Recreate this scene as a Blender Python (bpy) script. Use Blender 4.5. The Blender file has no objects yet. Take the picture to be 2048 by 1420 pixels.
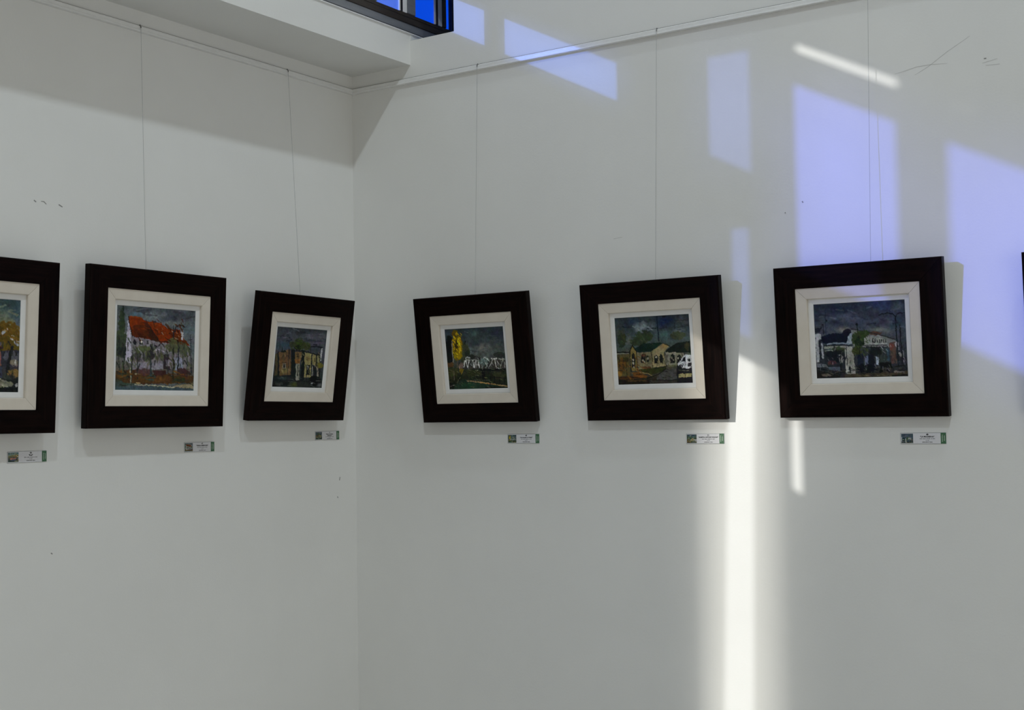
import bpy, bmesh, math, random
import numpy as np
from mathutils import Vector, Matrix
from mathutils.geometry import tessellate_polygon

scene = bpy.context.scene
col = scene.collection

# ------------------------------------------------------------------ camera
F_PX = 2677.478
YAW, PITCH, ROLL = -0.590281370, 0.0499304451, -0.0164208199
CAM = Vector((2.989, -3.497, 1.55))
fwd = Vector((math.sin(YAW) * math.cos(PITCH), math.cos(YAW) * math.cos(PITCH), math.sin(PITCH)))
rt = Vector((math.cos(YAW), -math.sin(YAW), 0))
up = rt.cross(fwd)
cr, sr = math.cos(ROLL), math.sin(ROLL)
cx_axis, cy_axis = cr * rt + sr * up, -sr * rt + cr * up
cd = bpy.data.cameras.new('camera')
cd.sensor_fit = 'HORIZONTAL'
cd.sensor_width = 36.0
cd.lens = F_PX / 2048 * 36.0
cd.clip_start = 0.05
cam = bpy.data.objects.new('camera', cd)
col.objects.link(cam)
m3 = Matrix((cx_axis, cy_axis, -fwd)).transposed()
cam.matrix_world = Matrix.Translation(CAM) @ m3.to_4x4()
scene.camera = cam

# ------------------------------------------------------------------ view
vs = scene.view_settings
vs.view_transform = 'Standard'
vs.look = 'None'
vs.gamma = 1.0
vs.use_curve_mapping = False
vs.exposure = 0.0
scene.cycles.use_denoising = True
scene.cycles.max_bounces = 10
scene.cycles.diffuse_bounces = 6
scene.cycles.transparent_max_bounces = 16
scene.cycles.caustics_reflective = False

# ------------------------------------------------------------------ sky, sun, fill lights
SUN_DIR = Vector((1.0, 1.4, -0.52)).normalized()      # the way the light travels
world = bpy.data.worlds.new('sky')
scene.world = world
world.use_nodes = True
wn = world.node_tree.nodes
wl = world.node_tree.links
wn.clear()
wo = wn.new('ShaderNodeOutputWorld')
wb = wn.new('ShaderNodeBackground')
wt = wn.new('ShaderNodeTexCoord')
wx = wn.new('ShaderNodeSeparateXYZ')
wr = wn.new('ShaderNodeValToRGB')
wr.color_ramp.elements[0].position = 0.0
wr.color_ramp.elements[0].color = (0.02, 0.36, 1.0, 1)
wr.color_ramp.elements[1].position = 0.5
wr.color_ramp.elements[1].color = (0.01, 0.30, 0.95, 1)
wl.new(wt.outputs['Generated'], wx.inputs[0])
wl.new(wx.outputs['Z'], wr.inputs['Fac'])
wl.new(wr.outputs['Color'], wb.inputs['Color'])
wb.inputs['Strength'].default_value = 1.25
wl.new(wb.outputs['Background'], wo.inputs['Surface'])


def add_light(name, kind, loc, direction, energy, color, **kw):
    d = bpy.data.lights.new(name, kind)
    d.energy = energy
    d.color = color
    for k, v in kw.items():
        setattr(d, k, v)
    o = bpy.data.objects.new(name, d)
    col.objects.link(o)
    o.location = loc
    o.rotation_euler = Vector(direction).to_track_quat('-Z', 'Y').to_euler()
    return o


add_light('sun', 'SUN', (-4, -5.6, 4.5), SUN_DIR, 2.55, (1.0, 0.985, 0.93), angle=math.radians(0.5))
add_light('sun_haze', 'SUN', (-4, -5.4, 4.5), SUN_DIR, 1.2, (1.0, 0.97, 0.90), angle=math.radians(5.5))
# soft fill lights added behind the camera, set before two unseen windows
add_light('fill_back', 'AREA', (3.6, -7.85, 1.5), (0, 1, 0), 11, (1.0, 0.955, 0.87), shape='RECTANGLE', size=4.4, size_y=2.4)
add_light('fill_side', 'AREA', (6.85, -4.0, 1.5), (-1, 0, 0), 49, (1.0, 0.955, 0.87), shape='RECTANGLE', size=4.4, size_y=2.4)
LAMP_WATT = 52


# ------------------------------------------------------------------ materials
def lin(c):
    c = np.asarray(c, float) / 255.0
    return np.where(c <= 0.04045, c / 12.92, ((c + 0.055) / 1.055) ** 2.4)


def new_mat(name):
    m = bpy.data.materials.new(name)
    m.use_nodes = True
    nt = m.node_tree
    b = nt.nodes['Principled BSDF']
    return m, nt, b


def noise(nt, scale, detail=4, rough=0.6, stretch=None):
    tc = nt.nodes.new('ShaderNodeTexCoord')
    n = nt.nodes.new('ShaderNodeTexNoise')
    n.inputs['Scale'].default_value = scale
    n.inputs['Detail'].default_value = detail
    n.inputs['Roughness'].default_value = rough
    if stretch:
        mp = nt.nodes.new('ShaderNodeMapping')
        mp.inputs['Scale'].default_value = stretch
        nt.links.new(tc.outputs['Object'], mp.inputs['Vector'])
        nt.links.new(mp.outputs['Vector'], n.inputs['Vector'])
    else:
        nt.links.new(tc.outputs['Object'], n.inputs['Vector'])
    return n


def ramp(nt, fac, stops):
    r = nt.nodes.new('ShaderNodeValToRGB')
    el = r.color_ramp.elements
    el[0].position, el[0].color = stops[0][0], (*stops[0][1], 1)
    el[1].position, el[1].color = stops[-1][0], (*stops[-1][1], 1)
    for p, c in stops[1:-1]:
        e = el.new(p)
        e.color = (*c, 1)
    nt.links.new(fac, r.inputs['Fac'])
    return r


def bump(nt, b, height, strength, dist):
    bp = nt.nodes.new('ShaderNodeBump')
    bp.inputs['Strength'].default_value = strength
    bp.inputs['Distance'].default_value = dist
    nt.links.new(height, bp.inputs['Height'])
    nt.links.new(bp.outputs['Normal'], b.inputs['Normal'])


def mottled(name, c0, c1, scale, rough=0.7, bumps=None, stretch=None, spec=0.5, metal=0.0):
    m, nt, b = new_mat(name)
    n = noise(nt, scale, stretch=stretch)
    r = ramp(nt, n.outputs['Fac'], [(0.3, c0), (0.7, c1)])
    nt.links.new(r.outputs['Color'], b.inputs['Base Color'])
    b.inputs['Roughness'].default_value = rough
    b.inputs['Specular IOR Level'].default_value = spec
    b.inputs['Metallic'].default_value = metal
    if bumps:
        n2 = noise(nt, bumps[0], detail=3)
        bump(nt, b, n2.outputs['Fac'], bumps[1], bumps[2])
    return m


M = {}
M['plaster'] = mottled('white_painted_plaster', (0.768, 0.768, 0.750), (0.803, 0.803, 0.785), 2.2, 0.62, (160, 0.12, 0.002), spec=0.25)
M['rail'] = mottled('white_painted_rail', (0.74, 0.74, 0.73), (0.84, 0.84, 0.83), 40, 0.35, (90, 0.1, 0.001), stretch=(1, 1, 8))
M['wood_h'] = mottled('dark_wood_grain_across', (0.0007, 0.0004, 0.00035), (0.009, 0.0035, 0.0026), 9, 0.36, (220, 0.10, 0.001), stretch=(1, 6, 14), spec=0.045)
M['wood_v'] = mottled('dark_wood_grain_upright', (0.0007, 0.0004, 0.00035), (0.009, 0.0035, 0.0026), 9, 0.36, (220, 0.10, 0.001), stretch=(14, 6, 1), spec=0.045)
M['liner'] = mottled('off_white_linen_liner', (0.665, 0.605, 0.525), (0.715, 0.66, 0.58), 14, 0.75, (420, 0.12, 0.0006), spec=0.2)
M['fillet'] = mottled('white_painted_fillet', (0.76, 0.76, 0.75), (0.82, 0.82, 0.82), 20, 0.6)
M['backing'] = mottled('brown_backing_board', (0.10, 0.07, 0.045), (0.16, 0.11, 0.07), 30, 0.8)
M['cord'] = mottled('grey_steel_cord', (0.40, 0.405, 0.41), (0.48, 0.485, 0.49), 300, 0.45)
M['clip'] = mottled('dull_metal_clip', (0.10, 0.10, 0.10), (0.2, 0.2, 0.2), 200, 0.4, metal=0.6)
M['card'] = mottled('white_label_card', (0.72, 0.72, 0.75), (0.76, 0.76, 0.79), 80, 0.55)
M['card_edge'] = mottled('grey_card_edge', (0.20, 0.22, 0.21), (0.26, 0.28, 0.27), 80, 0.6)
M['ink'] = mottled('black_printing_ink', (0.012, 0.012, 0.015), (0.02, 0.02, 0.024), 80, 0.6)
M['ink_thin'] = mottled('grey_printing_ink', (0.10, 0.10, 0.11), (0.13, 0.13, 0.14), 80, 0.6)
M['green'] = mottled('green_printed_band', (0.035, 0.12, 0.055), (0.055, 0.16, 0.075), 120, 0.5)
M['green_dark'] = mottled('dark_green_print', (0.015, 0.05, 0.022), (0.02, 0.06, 0.03), 120, 0.5)
M['pale_ink'] = mottled('pale_green_print', (0.42, 0.52, 0.42), (0.48, 0.58, 0.48), 80, 0.6)
M['alu'] = mottled('grey_aluminium_sill', (0.20, 0.215, 0.235), (0.26, 0.27, 0.29), 12, 0.35, stretch=(6, 1, 6), metal=0.3)
M['bronze'] = mottled('dark_bronze_window_profile', (0.040, 0.032, 0.026), (0.070, 0.058, 0.048), 10, 0.3, stretch=(6, 1, 6), metal=0.3)
M['whiteprof'] = mottled('white_window_profile', (0.72, 0.72, 0.72), (0.8, 0.8, 0.8), 30, 0.4)
M['gasket'] = mottled('black_rubber_gasket', (0.006, 0.006, 0.012), (0.012, 0.012, 0.02), 60, 0.6)
M['floor'] = mottled('pale_concrete_floor', (0.56, 0.54, 0.50), (0.64, 0.62, 0.58), 5, 0.5, (60, 0.1, 0.002))
M['ground'] = mottled('pale_paving', (0.28, 0.27, 0.25), (0.36, 0.35, 0.33), 1.5, 0.8)
M['lamp_body'] = mottled('white_lamp_housing', (0.7, 0.7, 0.7), (0.78, 0.78, 0.78), 30, 0.4)
M['sky_block'] = mottled('white_sky_blocker', (0.7, 0.7, 0.68), (0.75, 0.75, 0.73), 30, 0.8)  # for the sheets that block the sky at the added windows
M['shadow_strip'] = mottled('rail_shadow_strip', (0.30, 0.295, 0.28), (0.38, 0.375, 0.36), 40, 0.8)  # darker tone stands for the shadow line above the rail
M['crack'] = mottled('grey_plaster_crack', (0.54, 0.54, 0.53), (0.62, 0.62, 0.61), 60, 0.8)
M['scuff'] = mottled('dark_scuff_mark', (0.22, 0.22, 0.21), (0.32, 0.32, 0.31), 60, 0.8)


def glass(name, tint, gloss=0.06):
    m = bpy.data.materials.new(name)
    m.use_nodes = True
    nt = m.node_tree
    nt.nodes.clear()
    out = nt.nodes.new('ShaderNodeOutputMaterial')
    tr = nt.nodes.new('ShaderNodeBsdfTransparent')
    gl = nt.nodes.new('ShaderNodeBsdfGlossy')
    gl.inputs['Roughness'].default_value = 0.05
    mx = nt.nodes.new('ShaderNodeMixShader')
    n = noise(nt, 6.0)
    r = ramp(nt, n.outputs['Fac'], [(0.3, [t * 0.96 for t in tint]), (0.7, tint)])
    nt.links.new(r.outputs['Color'], tr.inputs['Color'])
    mx.inputs['Fac'].default_value = gloss
    nt.links.new(tr.outputs[0], mx.inputs[1])
    nt.links.new(gl.outputs[0], mx.inputs[2])
    nt.links.new(mx.outputs[0], out.inputs['Surface'])
    return m


M['film'] = glass('blue_filmed_glass', (0.37, 0.43, 0.96))
M['film_strip'] = glass('deep_blue_filmed_glass', (0.31, 0.43, 0.83))
M['film_pale'] = glass('pale_blue_filmed_glass', (0.30, 0.36, 0.66))
M['clear'] = glass('clear_glass', (0.94, 0.95, 0.95), 0.04)


# ------------------------------------------------------------------ helpers
def link(name, me, mat, parent=None):
    o = bpy.data.objects.new(name, me)
    col.objects.link(o)
    if mat is not None:
        me.materials.append(mat)
    if parent is not None:
        o.parent = parent
    return o


def tag(o, label=None, cat=None, group=None, kind=None):
    if label:
        o['label'] = label
    if cat:
        o['category'] = cat
    if group:
        o['group'] = group
    if kind:
        o['kind'] = kind
    return o


def empty(name, loc=(0, 0, 0)):
    o = bpy.data.objects.new(name, None)
    o.empty_display_size = 0.05
    col.objects.link(o)
    o.location = loc
    return o


def pyd(verts, faces):
    me = bpy.data.meshes.new('m')
    me.from_pydata([tuple(v) for v in verts], [], faces)
    bm = bmesh.new()
    bm.from_mesh(me)
    bmesh.ops.recalc_face_normals(bm, faces=bm.faces)
    bm.to_mesh(me)
    bm.free()
    return me


def box_mesh(lo, hi, bevel=0.0):
    (x0, y0, z0), (x1, y1, z1) = lo, hi
    bm = bmesh.new()
    bmesh.ops.create_cube(bm, size=1)
    for v in bm.verts:
        v.co = Vector(((x0 + x1) / 2 + v.co.x * (x1 - x0), (y0 + y1) / 2 + v.co.y * (y1 - y0), (z0 + z1) / 2 + v.co.z * (z1 - z0)))
    if bevel:
        bmesh.ops.bevel(bm, geom=list(bm.edges), offset=bevel, segments=2, affect='EDGES')
    me = bpy.data.meshes.new('m')
    bm.to_mesh(me)
    bm.free()
    return me


def box(name, lo, hi, mat, parent=None, bevel=0.0):
    return link(name, box_mesh(lo, hi, bevel), mat, parent)


def plate(outer, holes, to3, thick):
    """flat wall piece with openings; to3(a, b, t) puts plan point a, b at depth t"""
    loops = [outer] + holes
    flat = [p for l in loops for p in l]
    tris = tessellate_polygon([[Vector((p[0], p[1], 0)) for p in l] for l in loops])
    n = len(flat)
    verts = [to3(a, b, 0) for a, b in flat] + [to3(a, b, thick) for a, b in flat]
    faces = [tuple(t) for t in tris] + [tuple(i + n for i in reversed(t)) for t in tris]
    s = 0
    for l in loops:
        k = len(l)
        for i in range(k):
            a, b = s + i, s + (i + 1) % k
            faces.append((a, b, b + n, a + n))
        s += k
    return pyd(verts, faces)


def rect(a0, a1, b0, b1):
    return [(a0, b0), (a1, b0), (a1, b1), (a0, b1)]


# ------------------------------------------------------------------ room shell
RX, RY, RH = 7.0, -8.0, 6.9
K, SL = 1.4, 0.52
HALO_PASS = 0.58      # light let through next to the gap by the screen added for the halo
BAY = -1.5           # the projecting upper wall ends here


def hole_of(pts):     # wall patch (x, z) on the right wall -> opening in the left wall (y, z)
    return [(-K * x, z + SL * x) for x, z in pts]


holes = {
    'upper': hole_of([(1.343, 2.308), (1.475, 2.240), (1.475, 2.591), (1.343, 2.591)]),
    'fanlight': hole_of([(1.405, 1.800), (1.462, 1.769), (1.462, 2.143), (1.405, 2.171)]),
    'gap': [(-1.765, 0.05), (-2.185, 0.05), (-2.185, 2.466), (-1.765, 2.466)],
    'peep': rect(-2.243, -2.196, 2.17, 2.45),
    'pane_a': rect(-2.643, -2.245, 2.79, 3.31),
    'slit_a': rect(-2.655, -2.258, 3.404, 3.426),
    'pane_b': rect(-3.50, -2.825, 2.79, 3.31),
    'slit_b': rect(-2.935, -2.835, 3.412, 3.416),
}
left_outline = [(0, 0), (0, 2.80), (BAY, 2.80), (BAY, RH), (RY, RH), (RY, 0)]
wall_left = link('wall_left', plate(left_outline, list(holes.values()), lambda a, b, t: (-t, a, b), 0.006), M['plaster'])
tag(wall_left, 'white plaster wall on the left with three paintings', 'wall', kind='structure')
wall_right = link('wall_right', plate(rect(-0.3, RX, 0, RH), [rect(0.2575, 0.438, 2.8305, 3.07)], lambda a, b, t: (a, t, b), 0.012), M['plaster'])
tag(wall_right, 'white plaster wall on the right with streaks of sunlight', 'wall', kind='structure')
floor = box('floor', (-0.02, RY, -0.1), (RX, 0.12, 0.0), M['floor'])
tag(floor, 'pale floor of the gallery', 'floor', kind='structure')
ground = box('ground', (-60, -60, -0.2), (-0.02, 60, -0.1), M['ground'])
tag(ground, 'pale paved ground outside the left wall', 'ground', kind='structure')
ceiling = box('ceiling', (-0.35, RY - 0.12, RH), (RX + 0.12, 0.12, RH + 0.1), M['plaster'])
tag(ceiling, 'white ceiling high above the paintings', 'ceiling', kind='structure')
wall_back = link('wall_back', plate(rect(0, RX, 0, RH), [rect(1.35, 5.85, 0.25, 2.75)], lambda a, b, t: (a, RY - t, b), 0.12), M['plaster'])
tag(wall_back, 'white wall behind the viewer with an added window', 'wall', kind='structure')
wall_side = link('wall_side', plate(rect(RY, 0, 0, RH), [rect(-6.25, -1.75, 0.25, 2.75)], lambda a, b, t: (RX + t, a, b), 0.12), M['plaster'])
tag(wall_side, 'white wall facing the left wall with an added window', 'wall', kind='structure')

# upper wall that stands forward of the left wall, its lower edge the beam
beam_sec = [(-0.02, 2.748), (0.256, 2.748), (0.256, 2.853), (-0.02, 2.853)]
bm_v = [(x, 0.30, z) for x, z in beam_sec] + [(x, -1.78, z) for x, z in beam_sec]
nb = len(beam_sec)
bm_f = [tuple(range(nb)), tuple(range(nb, 2 * nb))] + [(i, (i + 1) % nb, (i + 1) % nb + nb, i + nb) for i in range(nb)]
beam = link('wall_soffit', pyd(bm_v, bm_f), M['plaster'])
tag(beam, 'white plaster beam running above the left wall under the window', 'beam', kind='structure')
wall_upper = link('wall_upper', plate(rect(BAY, 0.30, 3.052, RH), [], lambda a, b, t: (0.272 - t, a, b), 0.02), M['plaster'])
tag(wall_upper, 'white upper wall over the strip window', 'wall', kind='structure')
wall_return = link('wall_return', plate(rect(0, 0.264, 2.853, RH), [], lambda a, b, t: (a, BAY + t, b), 0.02), M['plaster'])
tag(wall_return, 'short white return of the upper wall', 'wall', kind='structure')
# the strip window runs on behind the right wall, into a narrow shaft
cav = [((0.25, 0.30, 2.6), (0.66, 0.32, 3.2)), ((0.64, 0.012, 2.6), (0.66, 0.30, 3.2)), ((0.25, 0.012, 2.6), (0.64, 0.30, 2.62)), ((0.25, 0.012, 3.18), (0.64, 0.30, 3.2))]
shaft = empty('wall_shaft', (0.45, 0.15, 2.9))
tag(shaft, 'plastered shaft behind the right wall where the strip window ends', 'wall', kind='structure')
for lo_, hi_ in cav:
    o = box('shaft_panel', lo_, hi_, M['plaster'], shaft)
    o.matrix_parent_inverse = Matrix.Translation(-Vector(shaft.location))

# strip window above the beam
w1 = empty('window_1', (0.264, -0.6, 2.853))
tag(w1, 'narrow strip window with blue film panes above the beam', 'window', kind='structure')


def wbox(name, x0, x1, y0, y1, z0, z1, mat, bevel=0.0, parent=w1):
    o = box(name, (x0, y0, z0), (x1, y1, z1), M[mat], parent, bevel)
    o.matrix_parent_inverse = Matrix.Translation(-Vector(parent.location))
    return o


Z0, Z1 = 2.918, 3.045
wbox('drip_edge', 0.230, 0.2605, BAY, 0.299, 2.8520, 2.8555, 'whiteprof')
wbox('sill_gasket', 0.230, 0.2590, BAY, 0.299, 2.8555, 2.8580, 'gasket')
wbox('sill_profile', 0.230, 0.2600, BAY, 0.299, 2.8580, 2.884, 'alu', 0.001)
wbox('bottom_profile', 0.235, 0.2635, BAY, 0.299, 2.884, 2.904, 'bronze', 0.001)
wbox('bottom_bead', 0.240, 0.2620, BAY, 0.299, 2.904, Z0, 'bronze', 0.002)
wbox('head_profile', 0.235, 0.2640, BAY, 0.299, Z1, 3.054, 'bronze', 0.001)
# panes from the right end: y from, y to, film
for y1, y0, mt in ((0.232, 0.196, 'film_strip'), (0.172, 0.023, 'film_strip'), (-0.023, -0.180, 'film_strip'), (-0.220, -0.438, 'film_strip'), (-0.525, -1.108, 'film_strip')):
    wbox('pane', 0.2550, 0.2575, y0 - 0.002, y1 + 0.002, Z0, Z1, mt)
for y1, y0, mt in ((0.262, 0.232, 'bronze'), (0.196, 0.172, 'bronze'), (0.023, -0.023, 'alu'), (-0.180, -0.220, 'alu'), (-0.438, -0.525, 'alu')):
    wbox('mullion', 0.245, 0.2640, y0, y1, Z0, Z1, mt, 0.0015)
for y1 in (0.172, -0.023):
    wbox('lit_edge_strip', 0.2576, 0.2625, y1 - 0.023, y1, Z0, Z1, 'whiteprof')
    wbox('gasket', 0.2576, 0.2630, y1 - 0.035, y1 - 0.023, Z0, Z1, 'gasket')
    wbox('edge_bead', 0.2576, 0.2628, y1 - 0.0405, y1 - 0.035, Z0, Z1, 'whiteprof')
wbox('blank_panel', 0.250, 0.262, BAY, -1.108, Z0, Z1, 'whiteprof')
wbox('end_panel', 0.250, 0.264, 0.262, 0.299, Z0, Z1, 'gasket')

# glazing in the openings of the left wall, beside the viewer
w2 = empty('window_2', (-0.01, -2.6, 2.8))
tag(w2, 'blue film panes and door gap in the left wall near the viewer', 'window', kind='structure')
for key, mt in (('upper', 'film_pale'), ('fanlight', 'film_pale'), ('pane_a', 'film'), ('pane_b', 'film')):
    h = holes[key]
    o = link('pane', plate(h, [], lambda a, b, t: (-0.001 - t, a, b), 0.004), M[mt], w2)
    o.matrix_parent_inverse = Matrix.Translation(-Vector(w2.location))

mt = bpy.data.materials.new('halo_screen_fade')  # unseen screen, added to fade the sun into a halo around the stripe
mt.use_nodes = True
nt = mt.node_tree
nt.nodes.clear()
so = nt.nodes.new('ShaderNodeOutputMaterial')
st = nt.nodes.new('ShaderNodeBsdfTransparent')
sa = nt.nodes.new('ShaderNodeAttribute')
sa.attribute_name = 'halo_fade'
nt.links.new(sa.outputs['Color'], st.inputs['Color'])
nt.links.new(st.outputs[0], so.inputs['Surface'])
M['halo'] = mt
for key, edge_a, edge_b in (('l', ((-1.818, 0.05), (-1.947, 2.466)), ((-1.7655, 0.05), (-1.7655, 2.466))), ('r', ((-1.962, 0.05), (-2.052, 2.466)), ((-2.1845, 0.05), (-2.1845, 2.466)))):
    nc, v, c = 14, [], []
    for k in range(nc):
        f = k / (nc - 1)
        for e in (0, 1):
            y = edge_a[e][0] + (edge_b[e][0] - edge_a[e][0]) * f
            v.append((-0.0035 + 0.002 * math.sin(k * 1.9), y, edge_a[e][1]))
            t = HALO_PASS * (1 - f)
            c += [t, t * 0.98, t * 0.93, 1.0]
    me = pyd(v, [(2 * k, 2 * k + 1, 2 * k + 3, 2 * k + 2) for k in range(nc - 1)])
    ca = me.color_attributes.new('halo_fade', 'FLOAT_COLOR', 'POINT')
    ca.data.foreach_set('color', np.array(c, np.float32))
    o = link('halo_screen', me, M['halo'], w2)
    o.matrix_parent_inverse = Matrix.Translation(-Vector(w2.location))

# unseen windows added behind the viewer to house the fill lights
for n, axis in (('added_window_3', 'back'), ('added_window_4', 'side')):
    wnd = empty(n, (3.6, RY, 1.5) if axis == 'back' else (RX, -4.0, 1.5))
    tag(wnd, 'added unseen window with grey frame in the ' + axis + ' wall', 'window', kind='structure')
    lo, hi = ((1.35, 5.85) if axis == 'back' else (-6.25, -1.75))

    def fr(name, a0, a1, b0, b1, mat='alu', t0=0.03, t1=0.08):
        if axis == 'back':
            o = box(name, (a0, RY - t1, b0), (a1, RY - t0, b1), M[mat], wnd)
        else:
            o = box(name, (RX + t0, a0, b0), (RX + t1, a1, b1), M[mat], wnd)
        o.matrix_parent_inverse = Matrix.Translation(-Vector(wnd.location))
    fr('frame_rail', lo, hi, 0.25, 0.31)
    fr('frame_rail', lo, hi, 2.69, 2.75)
    for j in range(4):
        c = lo + (hi - lo) * j / 3
        c0, c1 = max(lo, c - 0.03), min(hi, c + 0.03)
        fr('mullion', c0, c1, 0.31, 2.69)
        if j < 3:
            fr('pane', c + 0.03, lo + (hi - lo) * (j + 1) / 3 - 0.03, 0.31, 2.69, 'clear', 0.05, 0.056)
            fr('sky_blocker', c - 0.03, lo + (hi - lo) * (j + 1) / 3 + 0.03, 0.25, 2.75, 'sky_block', 0.088, 0.092)  # opaque sheet added to keep sky light out

# hanging rails
def rail(name, length, side, label):
    sec = [(0, 2.684), (0.012, 2.684), (0.0135, 2.6855), (0.0135, 2.6885), (0.0115, 2.690), (0.0115, 2.699), (0.010, 2.7015), (0, 2.7015)]
    a0, a1 = 0.0, length
    f = (lambda d, z, a: (a, -d, z)) if side == 'R' else (lambda d, z, a: (d, -a, z))
    n = len(sec)
    v = [f(d, z, a0 + d) for d, z in sec] + [f(d, z, a1) for d, z in sec]
    fc = [tuple(range(n)), tuple(range(n, 2 * n))] + [(i, (i + 1) % n, (i + 1) % n + n, i + n) for i in range(n)]
    o = link(name, pyd(v, fc), M['rail'])
    tag(o, label, 'picture rail', kind='structure')
    c = [f(0.0, 2.7017, 0.0), f(0.0075, 2.7017, 0.0075), f(0.0075, 2.7017, a1), f(0.0, 2.7017, a1)]
    c += [(x, y, z + 0.0022) for x, y, z in c]
    link('shadow_strip', pyd(c, [(0, 1, 2, 3), (4, 5, 6, 7), (0, 1, 5, 4), (1, 2, 6, 5), (2, 3, 7, 6), (3, 0, 4, 7)]), M['shadow_strip'], o)  # thin strip coloured darker in place of the shadow gap over the rail
    return o


rail('trim_1', 1.80, 'L', 'white picture hanging rail along the left wall')
rail('trim_2', 6.9, 'R', 'white picture hanging rail along the right wall')

# cracks and scuffs in the plaster
def mark(name, wall, side, pts, w, mat, proud=0.0004):
    v, f = [], []
    for i, (a, z) in enumerate(pts):
        j = min(i, len(pts) - 2)
        d = Vector((pts[j + 1][0] - pts[j][0], pts[j + 1][1] - pts[j][1])).normalized()
        nrm = Vector((-d.y, d.x))
        ww = w * (0.25 if i in (0, len(pts) - 1) and len(pts) > 2 else 0.5)
        for s in (-1, 1):
            q = Vector((a, z)) + nrm * ww * s
            for t in (-0.0005, proud):
                v.append((q.x, -t, q.y) if side == 'R' else (t, q.x, q.y))
    for i in range(len(pts) - 1):
        b = 4 * i
        c = b + 4
        f += [(b, b + 1, c + 1, c), (b + 2, c + 2, c + 3, b + 3), (b + 1, b + 3, c + 3, c + 1), (b, c, c + 2, b + 2)]
    e = 4 * (len(pts) - 1)
    f += [(0, 2, 3, 1), (e, e + 1, e + 3, e + 2)]
    return link(name, pyd(v, f), M[mat], wall)


R_MARKS = [([(1.886, 2.457), (1.913, 2.461), (1.946, 2.467), (1.982, 2.467), (2.024, 2.463)], 'crack'),
           ([(1.939, 2.446), (1.976, 2.463), (2.025, 2.494), (2.084, 2.525)], 'crack'),
           ([(2.113, 2.449), (2.15, 2.455)], 'crack'), ([(2.121, 2.442), (2.156, 2.440)], 'crack'),
           ([(1.618, 2.145), (1.6205, 2.1405)], 'scuff'), ([(1.567, 2.119), (1.5685, 2.1165)], 'scuff'),
           ([(1.021, 2.094), (1.051, 2.097)], 'crack'), ([(2.117, 2.460), (2.123, 2.460)], 'scuff')]
for pts, k in R_MARKS:
    mark(k, wall_right, 'R', pts, 0.0014 if k == 'crack' else 0.003, k)
L_MARKS = [[(-1.286, 2.154), (-1.279, 2.150)], [(-1.264, 2.154), (-1.255, 2.154), (-1.247, 2.148)], [(-1.208, 2.152), (-1.196, 2.147)],
           [(-1.232, 1.225), (-1.227, 1.222)], [(-0.083, 1.375), (-0.086, 1.364)], [(-0.097, 1.311), (-0.094, 1.306)]]
for pts in L_MARKS:
    mark('scuff', wall_left, 'L', pts, 0.003, 'scuff')


# ------------------------------------------------------------------ painted pictures
PAINT_GAIN = 1.9


def homography(src, dst):
    A, b = [], []
    for (x, y), (u, v) in zip(src, dst):
        A.append([x, y, 1, 0, 0, 0, -u * x, -u * y])
        b.append(u)
        A.append([0, 0, 0, x, y, 1, -v * x, -v * y])
        b.append(v)
    h = np.linalg.solve(np.array(A, float), np.array(b, float))
    return np.append(h, 1).reshape(3, 3)


def vnoise(rng, H, W, cell):
    gh, gw = int(H / cell) + 3, int(W / cell) + 3
    g = rng.random((gh, gw))
    yy, xx = np.arange(H) / cell, np.arange(W) / cell
    y0, x0 = yy.astype(int), xx.astype(int)
    fy, fx = (yy - y0)[:, None], (xx - x0)[None, :]
    fy, fx = fy * fy * (3 - 2 * fy), fx * fx * (3 - 2 * fx)
    a = g[np.ix_(y0, x0)] * (1 - fx) + g[np.ix_(y0, x0 + 1)] * fx
    b = g[np.ix_(y0 + 1, x0)] * (1 - fx) + g[np.ix_(y0 + 1, x0 + 1)] * fx
    return a * (1 - fy) + b * fy


LIFT = {3: 1.16, 4: 1.28, 5: 1.06}


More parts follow.
